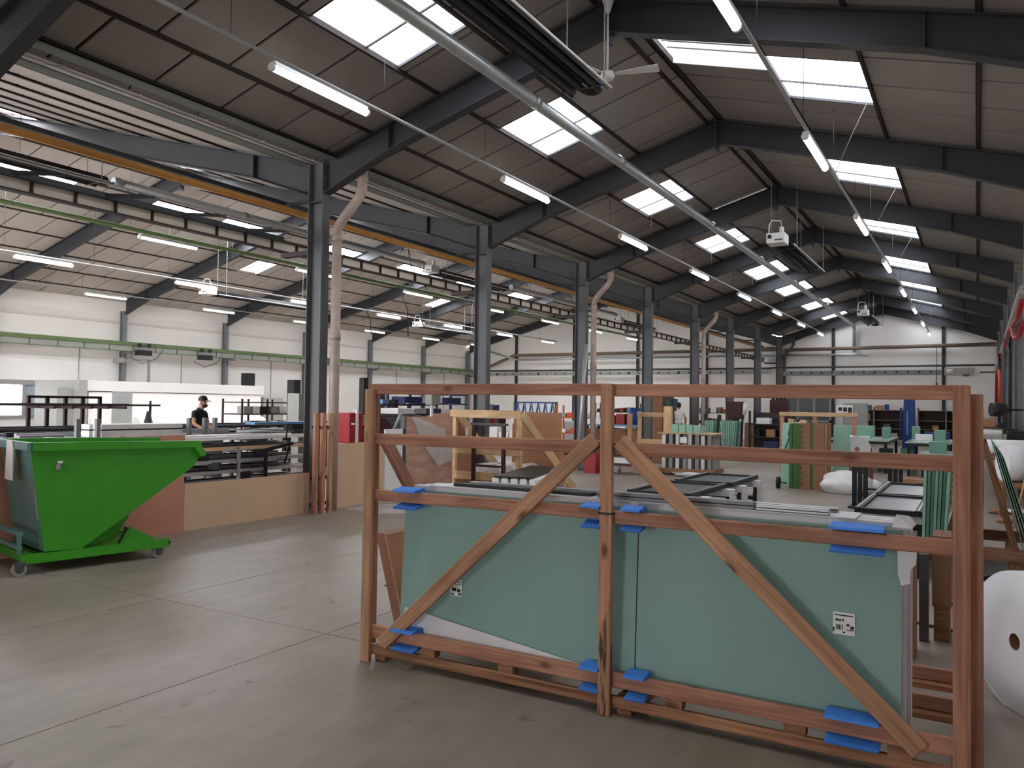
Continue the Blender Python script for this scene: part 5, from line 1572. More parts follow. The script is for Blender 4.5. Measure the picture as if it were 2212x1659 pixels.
# 19 second pine rack behind the cartons
t = thing('pine_rack', 'pine rack with loose offcuts behind the wrapped cartons', 'rack', (-3.6, 21.0, 0))
for xx in (-4.3, -3.5, -2.6):
    beam('post', (xx, 21.0, 0), (xx, 21.0, 1.52), 0.1, 0.09, 'crate_wood_light', t, up=(0, 1, 0))
beam('rail', (-4.35, 20.93, 1.5), (-2.5, 20.93, 1.5), 0.05, 0.1, 'pine', t)
beam('rail', (-4.35, 20.93, 0.6), (-2.5, 20.93, 0.6), 0.05, 0.1, 'pine', t)
for q, (x, z) in enumerate(((-4.15, 1.38), (-4.0, 1.3), (-3.85, 1.36), (-3.7, 1.25))):
    o = beam('offcut', (x, 20.85, 0.0), (x + 0.12, 20.75, z), 0.14, 0.03, 'pine', None, up=(0, 1, 0)); tag(o, 'pale wood offcut leaning on the pine rack, %s from the columns' % ORD[q + 1], 'offcut', 'offcuts on the pine rack')
# 20 control cabinet with sign
t = thing('control_cabinet', 'grey control cabinet with a white warning sign', 'cabinet', (-3.6, 30.0, 0))
MB().box(-4.05, -3.3, 30.0, 30.4, 0, 1.85).build('body', 'grey_box', t, bevel=0.01)
MB().box(-4.28, -3.75, 29.95, 29.98, 1.45, 1.78).build('sign', 'paper', t)
for q in range(3):
    MB().box(-4.22 + 0.16 * q, -4.1 + 0.16 * q, 29.94, 29.95, 1.58 - 0.03 * q, 1.7).build('print', 'black', t)
# 21 carton row under a blue tarpaulin table
t = thing('packing_table', 'packing table with a blue cloth top beside the valley columns', 'table', (-10.3, 24.5, 0))
MB().box(-11.3, -9.35, 24.1, 25.2, 0.98, 1.03).build('top', 'sky_blue', t)
for xx in (-11.25, -9.4):
    for yy in (24.2, 25.1):
        MB().box(xx - 0.04, xx + 0.04, yy - 0.04, yy + 0.04, 0, 0.98).build('leg', 'dark_red', t)
MB().box(-11.3, -9.35, 24.1, 25.2, 0.25, 0.29).build('shelf', 'black', t)
for q in range(4):
    carton('brown carton on the low shelf of the packing table, %s from the left wall' % ORD[q + 1], -11.15 + 0.44 * q, -10.75 + 0.44 * q, 24.2, 24.7, 0.29, 0.9, 'card_dark', 'cartons under the packing table')
for q, (x, m_, h_, lab) in enumerate(((-11.0, 'white', 0.2, 'white carton on the blue packing table'), (-10.6, 'orange_red', 0.3, 'orange crate on the blue packing table'), (-10.2, 'red', 0.35, 'red crate on the blue packing table'), (-9.75, 'blue', 0.55, 'blue drum on the blue packing table'))):
    if m_ == 'blue':
        o = MB().cyl((x, 24.7, 1.03), (x, 24.7, 1.03 + h_), 0.25, 18).build('plastic_drum', m_); tag(o, lab, 'drum')
    else:
        boxthing('crate_box', lab, 'crate', x - 0.15, x + 0.15, 24.5, 24.9, 1.03, 1.03 + h_, m_)
t = thing('roller_table', 'pale long roller table behind the packing table', 'table', (-11.0, 28.0, 0))
MB().box(-12.2, -9.6, 27.6, 28.4, 1.2, 1.28).build('top', 'grey_box', t)
MB().box(-12.2, -9.6, 27.6, 28.4, 1.05, 1.2).build('frame', 'black', t)
for q in range(4):
    MB().box(-12.1 + 0.8 * q, -12.02 + 0.8 * q, 27.65, 27.73, 0, 1.05).build('leg', 'rail_grey', t)
    MB().box(-12.1 + 0.8 * q, -12.02 + 0.8 * q, 28.27, 28.35, 0, 1.05).build('leg', 'rail_grey', t)
o = MB().cyl((-10.4, 30.0, 0), (-10.4, 30.0, 1.95), 0.3, 20).build('storage_tank', 'blue'); tag(o, 'tall dark blue storage tank behind the packing table', 'tank')
# 22 white container and blue clamp row
t = thing('liquid_container', 'white plastic liquid container in a cage beside the third column', 'container', (-11.6, 22.2, 0))
MB().box(-12.15, -11.0, 22.0, 23.0, 0.15, 1.15).build('tank', 'white', t, bevel=0.05)
for q in range(6):
    MB().box(-12.15 + 0.23 * q - 0.008, -12.15 + 0.23 * q + 0.008, 21.97, 21.99, 0.12, 1.18).build('cage_bar', 'grey_box', t)
for zz in (0.4, 0.75, 1.1):
    MB().box(-12.17, -10.98, 21.97, 21.985, zz - 0.008, zz + 0.008).build('cage_bar', 'grey_box', t)
MB().box(-12.2, -10.95, 21.95, 23.05, 0, 0.12).build('pallet', 'weathered', t)
t = thing('clamp_rack', 'rack of blue folding clamps behind the white container', 'rack', (-13.4, 24.5, 0))
for xx in (-14.25, -12.6):
    MB().box(xx - 0.04, xx + 0.04, 24.5, 24.58, 0, 1.75).build('upright', 'dark_grey', t)
MB().box(-14.25, -12.6, 24.5, 24.58, 1.7, 1.75).build('top_bar', 'blue', t)
for q in range(6):
    x = -14.1 + 0.28 * q
    MB().bar((x, 24.45, 1.7), (x - 0.09, 24.45, 1.25), 0.05, 0.04).build('clamp_arm', 'blue', t)
    MB().bar((x, 24.45, 1.7), (x + 0.09, 24.45, 1.25), 0.05, 0.04).build('clamp_arm', 'sky_blue', t)
# 23 red press and white goods left of it
t = thing('drill_press', 'black and red drill press near the blue clamp rack', 'machine', (-14.6, 23.0, 0))
MB().cyl((-14.6, 23.0, 0), (-14.6, 23.0, 1.9), 0.06, 10).build('column', 'steel', t)
MB().box(-14.85, -14.35, 22.8, 23.2, 1.35, 1.65).build('head', 'grey_box', t, bevel=0.03)
MB().box(-14.9, -14.3, 22.75, 23.25, 0.9, 1.15).build('table', 'red', t, bevel=0.02)
MB().cyl((-14.6, 23.0, 1.9), (-14.6, 23.0, 2.1), 0.14, 12).build('motor', 'black', t)
MB().box(-14.9, -14.3, 22.7, 23.3, 0, 0.06).build('base', 'steel', t)
for q, (x, z, h_) in enumerate(((-13.9, 0.0, 0.9), (-13.5, 0.0, 0.75), (-13.1, 0.0, 0.95))):
    boxthing('white_carton', 'white carton on the floor by the drill press, %s from the press' % ORD[q + 1], 'box', x, x + 0.34, 22.2, 22.6, z, z + h_, 'white')
boxthing('blue_cabinet', 'bright blue cabinet behind the drill press', 'cabinet', -16.2, -15.5, 25.0, 25.5, 0, 1.62, 'blue')
boxthing('red_cabinet', 'dark red cabinet behind the drill press', 'cabinet', -15.3, -14.9, 24.5, 25.0, 0, 1.25, 'dark_red')

# ================================================================== right side
# 25 glass A-frame rack
t = thing('glass_rack', 'wooden A-frame rack with green glass sheets behind the right crate post', 'rack', (0.05, 9.9, 0))
for yy in (9.45, 10.9):
    beam('base_beam', (-0.46, yy, 0.2), (0.52, yy, 0.2), 0.1, 0.12, 'crate_wood', t)
    for e in (-1, 1):
        beam('side_beam', (0.03 + e * 0.30, yy, 0.26), (0.03 + e * 0.03, yy, 1.32), 0.06, 0.06, 'weathered', t)
for xx in (-0.3, 0.33):
    beam('foot', (xx, 9.42, 0.07), (xx, 10.95, 0.07), 0.1, 0.14, 'weathered', t)
beam('ridge', (0.03, 9.4, 1.33), (0.03, 10.95, 1.33), 0.07, 0.07, 'weathered', t)
for e in (-1, 1):
    for q in range(4):
        x0 = 0.03 + e * (0.365 + 0.03 * q); x1 = 0.03 + e * (0.105 + 0.03 * q)
        o = MB().prism([(x0, 0, 0.265), (x0 + 0.008, 0, 0.265), (x1 + 0.008, 0, 1.33 - 0.05 * q), (x1, 0, 1.33 - 0.05 * q)], (0, 9.3 + 0.05 * q, 0), (0, 11.0, 0)).build('glass_sheet', 'glass_green' if q % 2 else 'glass_edge')
        tag(o, 'green glass sheet on the %s side of the A-frame rack, %s layer' % ('crate' if e < 0 else 'wall', ORD[q + 1]), 'glass', 'sheets on the A-frame rack')
# leaning pack of glass left of the rack
for q in range(7):
    x = -0.49 + 0.03 * q
    o = MB().prism([(x + 0.02, 0, 0.3), (x + 0.045, 0, 0.3), (x + 0.066 + 0.004 * q, 0, 1.1 - 0.01 * (q % 2)), (x + 0.04 + 0.004 * q, 0, 1.1 - 0.01 * (q % 2))], (0, 8.75 + 0.03 * (q % 3), 0), (0, 9.25, 0)).build('glass_sheet', 'glass_green' if q % 2 else 'glass_edge')
    tag(o, 'green glass sheet in the upright pack beside the grey panes, %s from the panes' % ORD[q + 1], 'glass', 'upright glass pack')
t = thing('glass_stand', 'dark wooden stand under the upright glass pack', 'stand', (-0.38, 9.0, 0))
MB().box(-0.52, -0.22, 8.72, 9.3, 0.2, 0.298).build('shelf', 'steel_brown', t)
for (xx, yy) in ((-0.49, 8.76), (-0.25, 8.76), (-0.49, 9.26), (-0.25, 9.26)):
    MB().box(xx - 0.025, xx + 0.025, yy - 0.025, yy + 0.025, 0, 0.2).build('leg', 'black', t)
# dark cartons and steel stand seen through the crate end
carton('dark brown carton standing on end behind the crate panes', -0.62, -0.36, 5.9, 6.2, 0.0, 0.72, 'card_dark')
o = MB().box(-0.36, -0.30, 6.4, 6.46, 0, 0.62).build('steel_post', 'dark_grey'); tag(o, 'dark steel post standing behind the crate panes', 'post')
carton('dark brown carton beside the dark steel post', -0.28, -0.16, 6.45, 6.8, 0.25, 0.75, 'card_dark')
boxthing('low_block', 'low wooden block under the carton by the steel post', 'block', -0.27, -0.17, 6.47, 6.75, 0, 0.25, 'weathered')
# floor cables on the right
for q, pts in enumerate((((-0.3, 7.6), (0.0, 7.9), (0.2, 8.3), (0.6, 8.9)), ((-0.4, 6.9), (-0.05, 6.75), (0.3, 6.5), (0.8, 6.4)), ((0.05, 9.1), (0.12, 9.25), (0.2, 9.15), (0.15, 9.0), (0.05, 9.05)))):
    o = MB().tube([(x, y, 0.012) for x, y in pts], 0.011, 6).build('floor_cable', 'black')
    tag(o, ['black cable on the floor running to the A-frame rack', 'black cable on the floor behind the large foam roll', 'black coiled cable under the A-frame rack'][q], 'cable')
# big foam roll
n = Vector((-0.85, -0.53, 0)).normalized()
c = Vector((0.175, 5.2, 0.382))
t = thing('foam_roll', 'large white foam roll lying on the floor beside the right crate post', 'roll', (c.x + 0.3, c.y + 0.2, 0))
MB().lathe(c, [(0.045, 0.0), (0.20, -0.004), (0.376, 0.0), (0.382, -0.012), (0.382, -0.75), (0.37, -0.76), (0.045, -0.76)], 56, n).build('roll', 'white_foam', t)
MB().lathe(c, [(0.045, 0.0), (0.045, -0.76)], 24, n).build('core', 'card_dark', t)
mb = MB()
a_ = n.cross(Vector((0, 0, 1))).normalized()
pts = []
for k in range(16):
    an = math.radians(-115 + 5 * k)
    pts.append(c + a_ * (0.392 * math.cos(an)) + Vector((0, 0, 0.388 * math.sin(an))))
for p_, q_ in zip(pts[:-1], pts[1:]):
    p2 = Vector((p_.x, p_.y, max(p_.z, 0.004))); q2 = Vector((q_.x, q_.y, max(q_.z, 0.004)))
    mb.add([p2, q2, q2 - n * 0.75, p2 - n * 0.75], [(0, 1, 2, 3)])
mb.build('loose_end', 'white_foam', t)
# rolls by the wall
t = thing('foam_roll', 'white foam roll on a timber stand beside the right wall', 'roll', (0.55, 14.25, 0.585))
MB().cyl((0.33, 14.2, 0.86), (0.75, 14.35, 0.86), 0.275, 30).build('roll', 'white_foam', t)
MB().cyl((0.322, 14.197, 0.86), (0.33, 14.2, 0.86), 0.05, 12).build('core', 'card', t)
t = thing('roll_stand', 'timber stand under the foam roll beside the right wall', 'stand', (0.6, 14.0, 0))
for (xx, yy) in ((0.33, 14.0), (0.33, 14.5), (0.7, 14.0), (0.7, 14.5)):
    beam('leg', (xx, yy, 0), (xx, yy, 0.5), 0.09, 0.09, 'weathered', t)
MB().box(0.28, 0.75, 13.95, 14.55, 0.5, 0.583).build('deck', 'weathered', t)
o = MB().cyl((0.0, 16.2, 1.02), (1.0, 16.2, 1.02), 0.13, 20).build('foam_tube', 'white_foam'); tag(o, 'long white foam tube lying across the bench by the right wall', 'roll')
t = thing('wall_bench', 'cluttered brown work bench along the right wall', 'bench', (0.45, 17.5, 0))
MB().box(0.0, 0.78, 16.0, 20.5, 0.83, 0.89).build('top', 'card_dark', t)
for yy in (16.1, 18.2, 20.3):
    for xx in (0.06, 0.72):
        MB().box(xx - 0.04, xx + 0.04, yy - 0.04, yy + 0.04, 0, 0.83).build('leg', 'steel_brown', t)
rr = random.Random(5)
labs = ['grey machine housing', 'dark power tool case', 'white plastic tub', 'brown cardboard tray', 'black tool bag', 'small white box', 'dark grey motor', 'pale grey canister', 'blue parts bin', 'black cable drum', 'brown parts box', 'white spray bottle crate']
ms = ['grey_box', 'black', 'white', 'card', 'black_matt', 'paper', 'dark_grey', 'grey_box', 'blue', 'black', 'card_dark', 'white']
for q in range(12):
    y = 16.6 + 0.31 * q
    w_ = rr.uniform(0.22, 0.4); h_ = rr.uniform(0.12, 0.42)
    x = 0.06 + 0.4 * (q % 2)
    boxthing('bench_item', '%s on the work bench by the right wall' % labs[q], 'bench item', x, x + min(w_, 0.34), y, y + 0.26, 0.89, 0.89 + h_, ms[q], 0.02)
o = blob('cover', (0.72, 12.6, 0), 0.16, 0.3, 0.42, 'black_matt', 11, 0.25, 4, 0.0); tag(o, 'black crumpled cover beside the foam roll stand', 'cover')
o = MB().tube([(0.42, 13.0, 0.0), (0.9, 13.2, 2.2)], 0.02, 8).build('wood_pole', 'pine'); tag(o, 'thin wooden pole leaning by the foam roll stand', 'pole')
for q, (px, py, s_) in enumerate(((2172, 1130, 0.12), (2185, 1155, 0.1), (2160, 1110, 0.14), (2195, 1110, 0.15))):
    p = atZ(px, py)
    o = blob('scrap', (p.x, p.y, 0), s_, s_ * 0.8, 0.05, ['card', 'pine', 'card_dark', 'paper'][q], 20 + q, 0.4, 2, 0.4); tag(o, ['brown paper scrap', 'pale wood scrap', 'dark cardboard scrap', 'white paper scrap'][q] + ' on the floor by the right wall', 'scrap')

# ================================================================== more stock between the columns


def stock_shelf(label, short, x0, x1, y, tiers, up_m, cols, seed, item='bin'):
    t = thing('stock_shelf', label, 'shelf', ((x0 + x1) / 2, y + 0.25, 0))
    for z in tiers:
        MB().box(x0, x1, y, y + 0.5, z - 0.03, z).build('board', up_m, t)
    for xx in (x0 + 0.02, x1 - 0.02):
        for yy in (y + 0.02, y + 0.48):
            MB().box(xx - 0.02, xx + 0.02, yy - 0.02, yy + 0.02, 0, tiers[-1] + 0.35).build('upright', up_m, t)
    rr = random.Random(seed)
    names = {'white': 'white', 'card': 'tan', 'card_dark': 'brown', 'blue': 'blue', 'sky_blue': 'pale blue', 'red': 'red', 'orange_red': 'orange', 'black': 'black', 'grey_box': 'grey', 'navy': 'navy', 'dark_grey': 'dark grey', 'maroon': 'maroon', 'mint': 'mint', 'paper': 'pale'}
    for ti, z in enumerate(tiers):
        x = x0 + 0.06; q = 0
        while x < x1 - 0.25 and q < 10:
            w_ = min(rr.uniform(0.14, 0.32), x1 - 0.06 - x)
            m_ = rr.choice(cols); q += 1
            h_ = rr.uniform(0.1, 0.26)
            boxthing('stock_%s' % item, '%s %s on tier %s of %s, %s along' % (names[m_], item, ['one', 'two', 'three', 'four', 'five'][ti], short, ORD[q]), item, x, x + w_, y + 0.05, y + 0.4, z, z + h_, m_, 0.01, group='%ss on %s' % (item, short))
            x += w_ + rr.uniform(0.02, 0.15)


stock_shelf('orange and brown stock shelf beside the third column', 'the orange stock shelf', -10.6, -9.6, 20.6, (0.4, 0.85, 1.3), 'orange_red', ['white', 'orange_red', 'black', 'card', 'grey_box'], 31)
stock_shelf('low black stock shelf behind the drill press', 'the low black stock shelf', -17.3, -15.6, 21.4, (0.5, 0.95), 'black', ['white', 'navy', 'dark_grey', 'red', 'black'], 32)
stock_shelf('maroon stock shelf far behind the packing table', 'the maroon stock shelf', -13.6, -11.6, 30.0, (0.5, 0.95, 1.4), 'maroon', ['white', 'card', 'blue', 'maroon', 'black', 'red'], 33)
stock_shelf('dark stock shelf between the last two columns', 'the dark stock shelf', -10.6, -9.2, 34.2, (0.5, 0.95, 1.4), 'black', ['white', 'dark_grey', 'card_dark', 'maroon', 'black'], 34)
stock_shelf('grey stock shelf below the end wall gate', 'the grey stock shelf', -8.3, -6.6, 38.0, (0.4, 0.85, 1.3), 'dark_grey', ['card', 'white', 'black', 'grey_box', 'mint'], 35)
stock_shelf('brown stock shelf along the right wall near the boom', 'the brown wall shelf', 0.0, 0.72, 22.5, (0.5, 0.9, 1.25), 'steel_brown', ['white', 'black', 'card', 'grey_box', 'dark_grey', 'blue'], 36)
stock_shelf('black stock shelf along the right wall near the cable reel', 'the black wall shelf', 0.0, 0.72, 25.5, (0.5, 0.9, 1.25), 'black', ['white', 'black', 'card_dark', 'grey_box', 'red'], 37)
# ================================================================== wide hall


def barthing(name, label, cat, x, y0, y1, z, w_, h_, m_, group=None, tiltz=0.0):
    o = beam(name, (x, y0, z + h_ / 2), (x, y1, z + h_ / 2 + tiltz), w_, h_, m_, None, bevel=0.0)
    return tag(o, label, cat, group)


def rack(label, x, ys, ztop, tiers, m_, arm=0.7, side=-1, name='cantilever_rack', th=0.04, bar=True):
    t = thing(name, label, 'rack', (x, sum(ys) / len(ys), 0))
    for y in ys:
        MB().box(x - th, x + th, y - th, y + th, 0, ztop).build('upright', m_, t)
        MB().box(min(x - 0.05, x + side * arm), max(x + 0.05, x + side * arm), y - 0.045, y + 0.045, 0, 0.04).build('foot', m_, t)
        for z in tiers:
            MB().box(min(x, x + side * arm), max(x, x + side * arm), y - 0.025, y + 0.025, z - 0.05, z).build('arm', m_, t)
    if bar:
        MB().box(x - 0.03, x + 0.03, ys[0], ys[-1], ztop - 0.05, ztop).build('top_bar', m_, t)
    return t


# --- near rack right behind the fence: light profiles and machine rails
tiers = (0.42, 0.60, 0.75, 0.93, 1.08)
rack('grey cantilever rack of profiles right behind the low fibreboard fence', -10.1, [6.7, 7.7, 8.55], 1.14, tiers, 'dark_grey', 0.78, 1, th=0.025, bar=False)
rr = random.Random(3)
cfg = {1.08: [('alu_white', 0.05, 'white bar'), ('alu', 0.04, 'silver bar'), ('alu_white', 0.06, 'white bar'), ('alu_white', 0.035, 'white bar'), ('alu', 0.05, 'silver bar'), ('alu_white', 0.05, 'white bar')],
       0.93: [('mdf', 0.05, 'tan plank'), ('anthracite', 0.06, 'dark bar'), ('alu_grey', 0.08, 'grey bar'), ('black', 0.09, 'black bar')],
       0.75: [('alu_grey', 0.05, 'grey bar'), ('anthracite', 0.05, 'dark bar'), ('alu_grey', 0.09, 'grey bar'), ('anthracite', 0.11, 'dark bar')],
       0.60: [('alu', 0.045, 'silver bar'), ('anthracite', 0.05, 'dark bar'), ('alu_grey', 0.08, 'grey bar'), ('anthracite', 0.1, 'dark bar')],
       0.42: [('alu', 0.06, 'silver bar'), ('alu_grey', 0.09, 'grey bar'), ('anthracite', 0.1, 'dark bar'), ('alu', 0.05, 'silver bar')]}
tn = {1.08: 'top', 0.93: 'fourth', 0.75: 'third', 0.60: 'second', 0.42: 'lowest'}
for z, items in cfg.items():
    for q, (m_, h_, nm) in enumerate(items):
        barthing('profile_bar', '%s on the %s tier of the rack behind the low fence, %s layer' % (nm, tn[z], ORD[q + 1]), 'bar', -9.38 - 0.125 * q, 5.9 + 0.1 * q, 9.6 - 0.15 * q, z, 0.09, h_, m_, 'bars on the rack behind the low fence')
# machine blocks riding on the rack
for q, (y, z, m_, lab) in enumerate(((6.95, 0.48, 'black', 'black roller block on the lowest tier behind the fence'), (8.1, 0.50, 'black', 'black roller block beside the stop bar behind the fence'), (7.55, 0.66, 'dark_grey', 'dark clamp on the second tier behind the fence'),
                                     (7.0, 0.80, 'black', 'small black stop on the third tier behind the fence'), (7.35, 0.80, 'black', 'small black stop near the clamp behind the fence'), (8.35, 0.80, 'navy', 'dark blue motor on the third tier behind the fence'))):
    boxthing('machine_block', lab, 'machine part', -9.42, -9.32, y, y + 0.16, z, z + 0.11, m_, 0.015)
t = thing('stop_bar', 'upright grey stop bar clamped behind the low fence', 'stop', (-9.30, 7.9, 0.42))
MB().box(-9.31, -9.28, 7.98, 8.02, 0.4, 0.98).build('bar', 'alu', t)
MB().tube([(-9.3, 7.7, 0.9), (-9.3, 7.8, 0.93), (-9.3, 7.95, 0.92)], 0.02, 8).build('handle', 'alu', t)
t = thing('saw_arm', 'dark machine arm fixed beside the first column', 'machine', (-9.3, 8.9, 0.9))
MB().bar((-9.2, 8.2, 0.88), (-9.2, 8.95, 1.0), 0.05, 0.045).build('arm', 'black', t)
MB().tube([(-9.2, 8.85, 1.3), (-9.18, 8.8, 1.1), (-9.2, 8.9, 0.98), (-9.15, 8.75, 0.7)], 0.015, 6).build('cable', 'black', t)
MB().box(-9.22, -9.18, 8.4, 8.44, 0.0, 0.88).build('post', 'black', t)

# --- white profile rack
rack('grey cantilever rack of long white bars behind the tall reddish sheet', -11.0, [6.6, 6.9, 8.45, 8.75, 8.95], 1.36, (0.7, 1.08), 'steel_light', 0.8, th=0.03, bar=False)
for z, items in ((1.08, (('alu_white', 0.13), ('black', 0.03), ('alu_white', 0.09), ('alu_white', 0.12), ('black', 0.03), ('alu_white', 0.1))), (0.7, (('alu_white', 0.12), ('alu_grey', 0.1), ('alu_white', 0.12)))):
    zz = z
    for q, (m_, h_) in enumerate(items):
        k = q // 3
        if q % 3 == 0:
            zz = z
        barthing('profile_bar', '%s bar on the %s tier of the white bar rack, %s of the %s pile' % ('white' if m_ == 'alu_white' else 'dark' if m_ == 'black' else 'grey', 'upper' if z > 1 else 'lower', ORD[q % 3 + 1], 'post' if k == 0 else 'outer'), 'bar', -11.2 - 0.3 * k, 7.02, 8.4, zz, 0.2, h_ * 0.75, m_, 'bars on the white profile rack')
        zz += h_ * 0.75
# --- dark rack with red frame
rack('dark red upright rack holding long black bars near the left window', -16.0, [8.61, 8.97, 9.34, 9.7, 10.07], 1.7, (0.55, 1.0, 1.5), 'maroon', 0.9, 1, th=0.03)
MB_ = [(1.5, 0.05, 'black', 7.6, 10.6), (1.5, 0.04, 'steel_brown', 7.8, 11.2), (1.0, 0.1, 'black', 7.2, 14.2), (1.0, 0.08, 'anthracite', 7.5, 13.6), (1.0, 0.06, 'black', 7.3, 14.8), (0.55, 0.08, 'anthracite', 7.5, 12.0), (0.55, 0.06, 'alu_white', 7.5, 11.5)]
for q, (z, h_, m_, y0, y1) in enumerate(MB_):
    barthing('profile_bar', 'long %s bar on the dark red rack, %s tier, %s from the posts' % ({'black': 'black', 'steel_brown': 'brown', 'anthracite': 'dark grey', 'alu_white': 'white'}[m_], {1.5: 'top', 1.0: 'middle', 0.55: 'low'}[z], ORD[1 + [i for i, b in enumerate(MB_) if b[0] == z].index(q)]), 'bar', -15.85 + 0.22 * [i for i, b in enumerate(MB_) if b[0] == z].index(q), y0, y1, z, 0.14, h_, m_, 'bars on the dark red rack')
# --- low bench with loose profiles in front of it
t = worktable('long low bench piled with loose profiles behind the fence', -14.2, -12.9, 6.4, 12.6, 1.0, 'dark_grey')
rr = random.Random(8)
for q in range(12):
    y0 = 6.5 + rr.uniform(0, 2.2); ln = rr.uniform(1.6, 3.6)
    m_ = rr.choice(['alu', 'anthracite', 'black', 'alu_white', 'alu_grey', 'sky_blue'])
    barthing('profile_bar', 'loose %s bar on the long low bench, %s from the rack side' % ({'alu': 'silver', 'anthracite': 'dark grey', 'black': 'black', 'alu_white': 'white', 'alu_grey': 'grey', 'sky_blue': 'pale blue'}[m_], ORD[q + 1] if q < 11 else 'last'), 'bar', -14.1 + 0.1 * q, y0, min(y0 + ln, 12.5), 1.0, 0.08, rr.uniform(0.04, 0.11), m_, 'loose bars on the long low bench')
t = worktable('work bench with a pale blue plank behind the first column', -14.4, -13.3, 12.7, 15.2, 1.02, 'dark_grey')
barthing('plank', 'pale blue plank lying on the bench behind the first column', 'plank', -13.5, 11.9, 14.4, 1.14, 0.3, 0.05, 'sky_blue')
boxthing('support_block', 'dark block under the pale blue plank', 'block', -13.65, -13.35, 13.0, 13.6, 1.02, 1.14, 'black')
boxthing('electric_cabinet', 'tall pale grey electric cabinet beside the first column', 'cabinet', -15.0, -14.6, 14.4, 15.2, 0, 1.85, 'grey_box', 0.01)
t = thing('parts_shelf', 'dark shelf of small white parts behind the person in black', 'shelf', (-17.4, 15.6, 0))
for z in (0.9, 1.3, 1.62):
    MB().box(-17.8, -17.0, 14.7, 16.5, z - 0.03, z).build('board', 'steel_brown', t)
for y in (14.72, 15.6, 16.48):
    for x in (-17.78, -17.02):
        MB().box(x - 0.02, x + 0.02, y - 0.02, y + 0.02, 0, 1.7).build('upright', 'maroon', t)
for q in range(10):
    z = (0.9, 1.3)[q % 2]
    boxthing('parts_box', '%s parts box on the dark shelf, %s tier, %s from the booth end' % (['white', 'grey', 'dark'][q % 3], 'lower' if q % 2 == 0 else 'upper', ORD[q // 2 + 1]), 'box', -17.3, -17.03, 14.8 + 0.32 * (q // 2), 15.02 + 0.32 * (q // 2), z, z + 0.2, ['white', 'grey_box', 'black'][q % 3], group='boxes on the dark parts shelf')
# --- white booth
t = thing('spray_booth', 'long white enclosed booth standing in front of the left wall', 'booth', (-25.8, 18.6, 0))
MB().box(-27.0, -24.6, 15.1, 22.2, 0, 1.88).build('body', 'wall_white', t)
MB().box(-27.0, -24.55, 15.0, 22.3, 1.9, 2.24).build('fascia', 'wall_band', t)
MB().box(-27.0, -24.5, 14.72, 15.0, 0, 2.24).build('end_panel', 'grey_box', t)
MB().box(-24.6, -24.56, 15.9, 16.6, 0, 1.9).build('door', 'grey_box', t)
MB().box(-24.56, -24.55, 16.1, 16.45, 1.3, 1.75).build('door_window', 'pane_grey', t)
mb = MB()
for k in range(7):
    a0 = math.radians(90 * k / 7); a1 = math.radians(90 * (k + 1) / 7)
    mb.prism([(-24.6, 0, 0.7), (-24.6 + 0.4 * math.cos(a0), 0, 0.7 + 0.35 * math.sin(a0)), (-24.6 + 0.4 * math.cos(a1), 0, 0.7 + 0.35 * math.sin(a1))], (0, 16.7, 0), (0, 22.2, 0))
mb.build('lower_cowl', 'white_metal', t)
MB().box(-24.6, -24.2, 16.7, 22.2, 0, 0.7).build('plinth', 'white_metal', t)
boxthing('annex_box', 'pale grey box unit at the window end of the booth', 'cabinet', -26.0, -24.8, 14.2, 14.71, 0, 1.95, 'grey_box')
boxthing('booth_cabinet', 'pale grey cabinet at the far end of the booth', 'cabinet', -25.2, -24.6, 22.35, 23.4, 0, 1.8, 'grey_box')
boxthing('exhaust_box', 'black exhaust box on the booth roof', 'exhaust', -25.3, -24.9, 21.8, 22.15, 2.24, 2.75, 'black')
t = thing('traffic_cone', 'small dark cone standing on the black bars', 'cone', (-15.2, 12.2, 1.06))
p = atX(347, 897, -15.0)
t.location = (-15.41, p.y, 1.06); WORLD[t.name] = Vector(t.location)
MB().lathe((-15.41, p.y, 1.06), [(0.0, 0.34), (0.03, 0.34), (0.1, 0.05), (0.13, 0.05), (0.13, 0.0), (0.0, 0.0)], 14).build('cone', 'black', t)
o = MB().cyl((-15.63, 11.0, 1.08), (-15.63, 11.0, 1.62), 0.025, 8).build('stake', 'black'); tag(o, 'thin black stake standing on the black bars', 'stake')
# --- machines right of the first column
t = thing('red_machine', 'red tool trolley with a white post behind the fibreboard fence', 'trolley', (-12.0, 13.4, 0))
MB().box(-12.3, -11.85, 13.2, 13.65, 0.75, 1.42).build('cabinet', 'red', t, bevel=0.02)
MB().box(-12.3, -11.85, 13.2, 13.65, 0.1, 0.72).build('lower_body', 'black', t)
MB().box(-11.84, -11.8, 13.38, 13.44, 0.0, 1.5).build('post', 'white', t)
MB().box(-11.84, -11.82, 13.25, 13.36, 1.15, 1.19).build('handle', 'white', t)
for e in (13.3, 13.55):
    MB().cyl((-12.25, e, 0.05), (-12.2, e, 0.05), 0.05, 10).build('wheel', 'black', t)
    MB().cyl((-11.95, e, 0.05), (-11.9, e, 0.05), 0.05, 10).build('wheel', 'black', t)
t = thing('hose_reel', 'grey and red hose reel behind the left crate post', 'reel', (-12.0, 14.4, 0))
MB().cyl((-12.1, 14.3, 0.85), (-11.9, 14.3, 0.85), 0.42, 24).build('drum', 'dark_grey', t)
MB().cyl((-11.9, 14.3, 0.85), (-11.86, 14.3, 0.85), 0.44, 24).build('flange', 'dark_red', t)
MB().cyl((-12.14, 14.3, 0.85), (-12.1, 14.3, 0.85), 0.44, 24).build('flange', 'dark_red', t)
MB().box(-12.1, -11.9, 14.2, 14.4, 0, 0.5).build('stand', 'black', t)
t = thing('extraction_hose', 'arched grey extraction hose behind the white panel', 'hose', (-12, 15.4, 0.8))
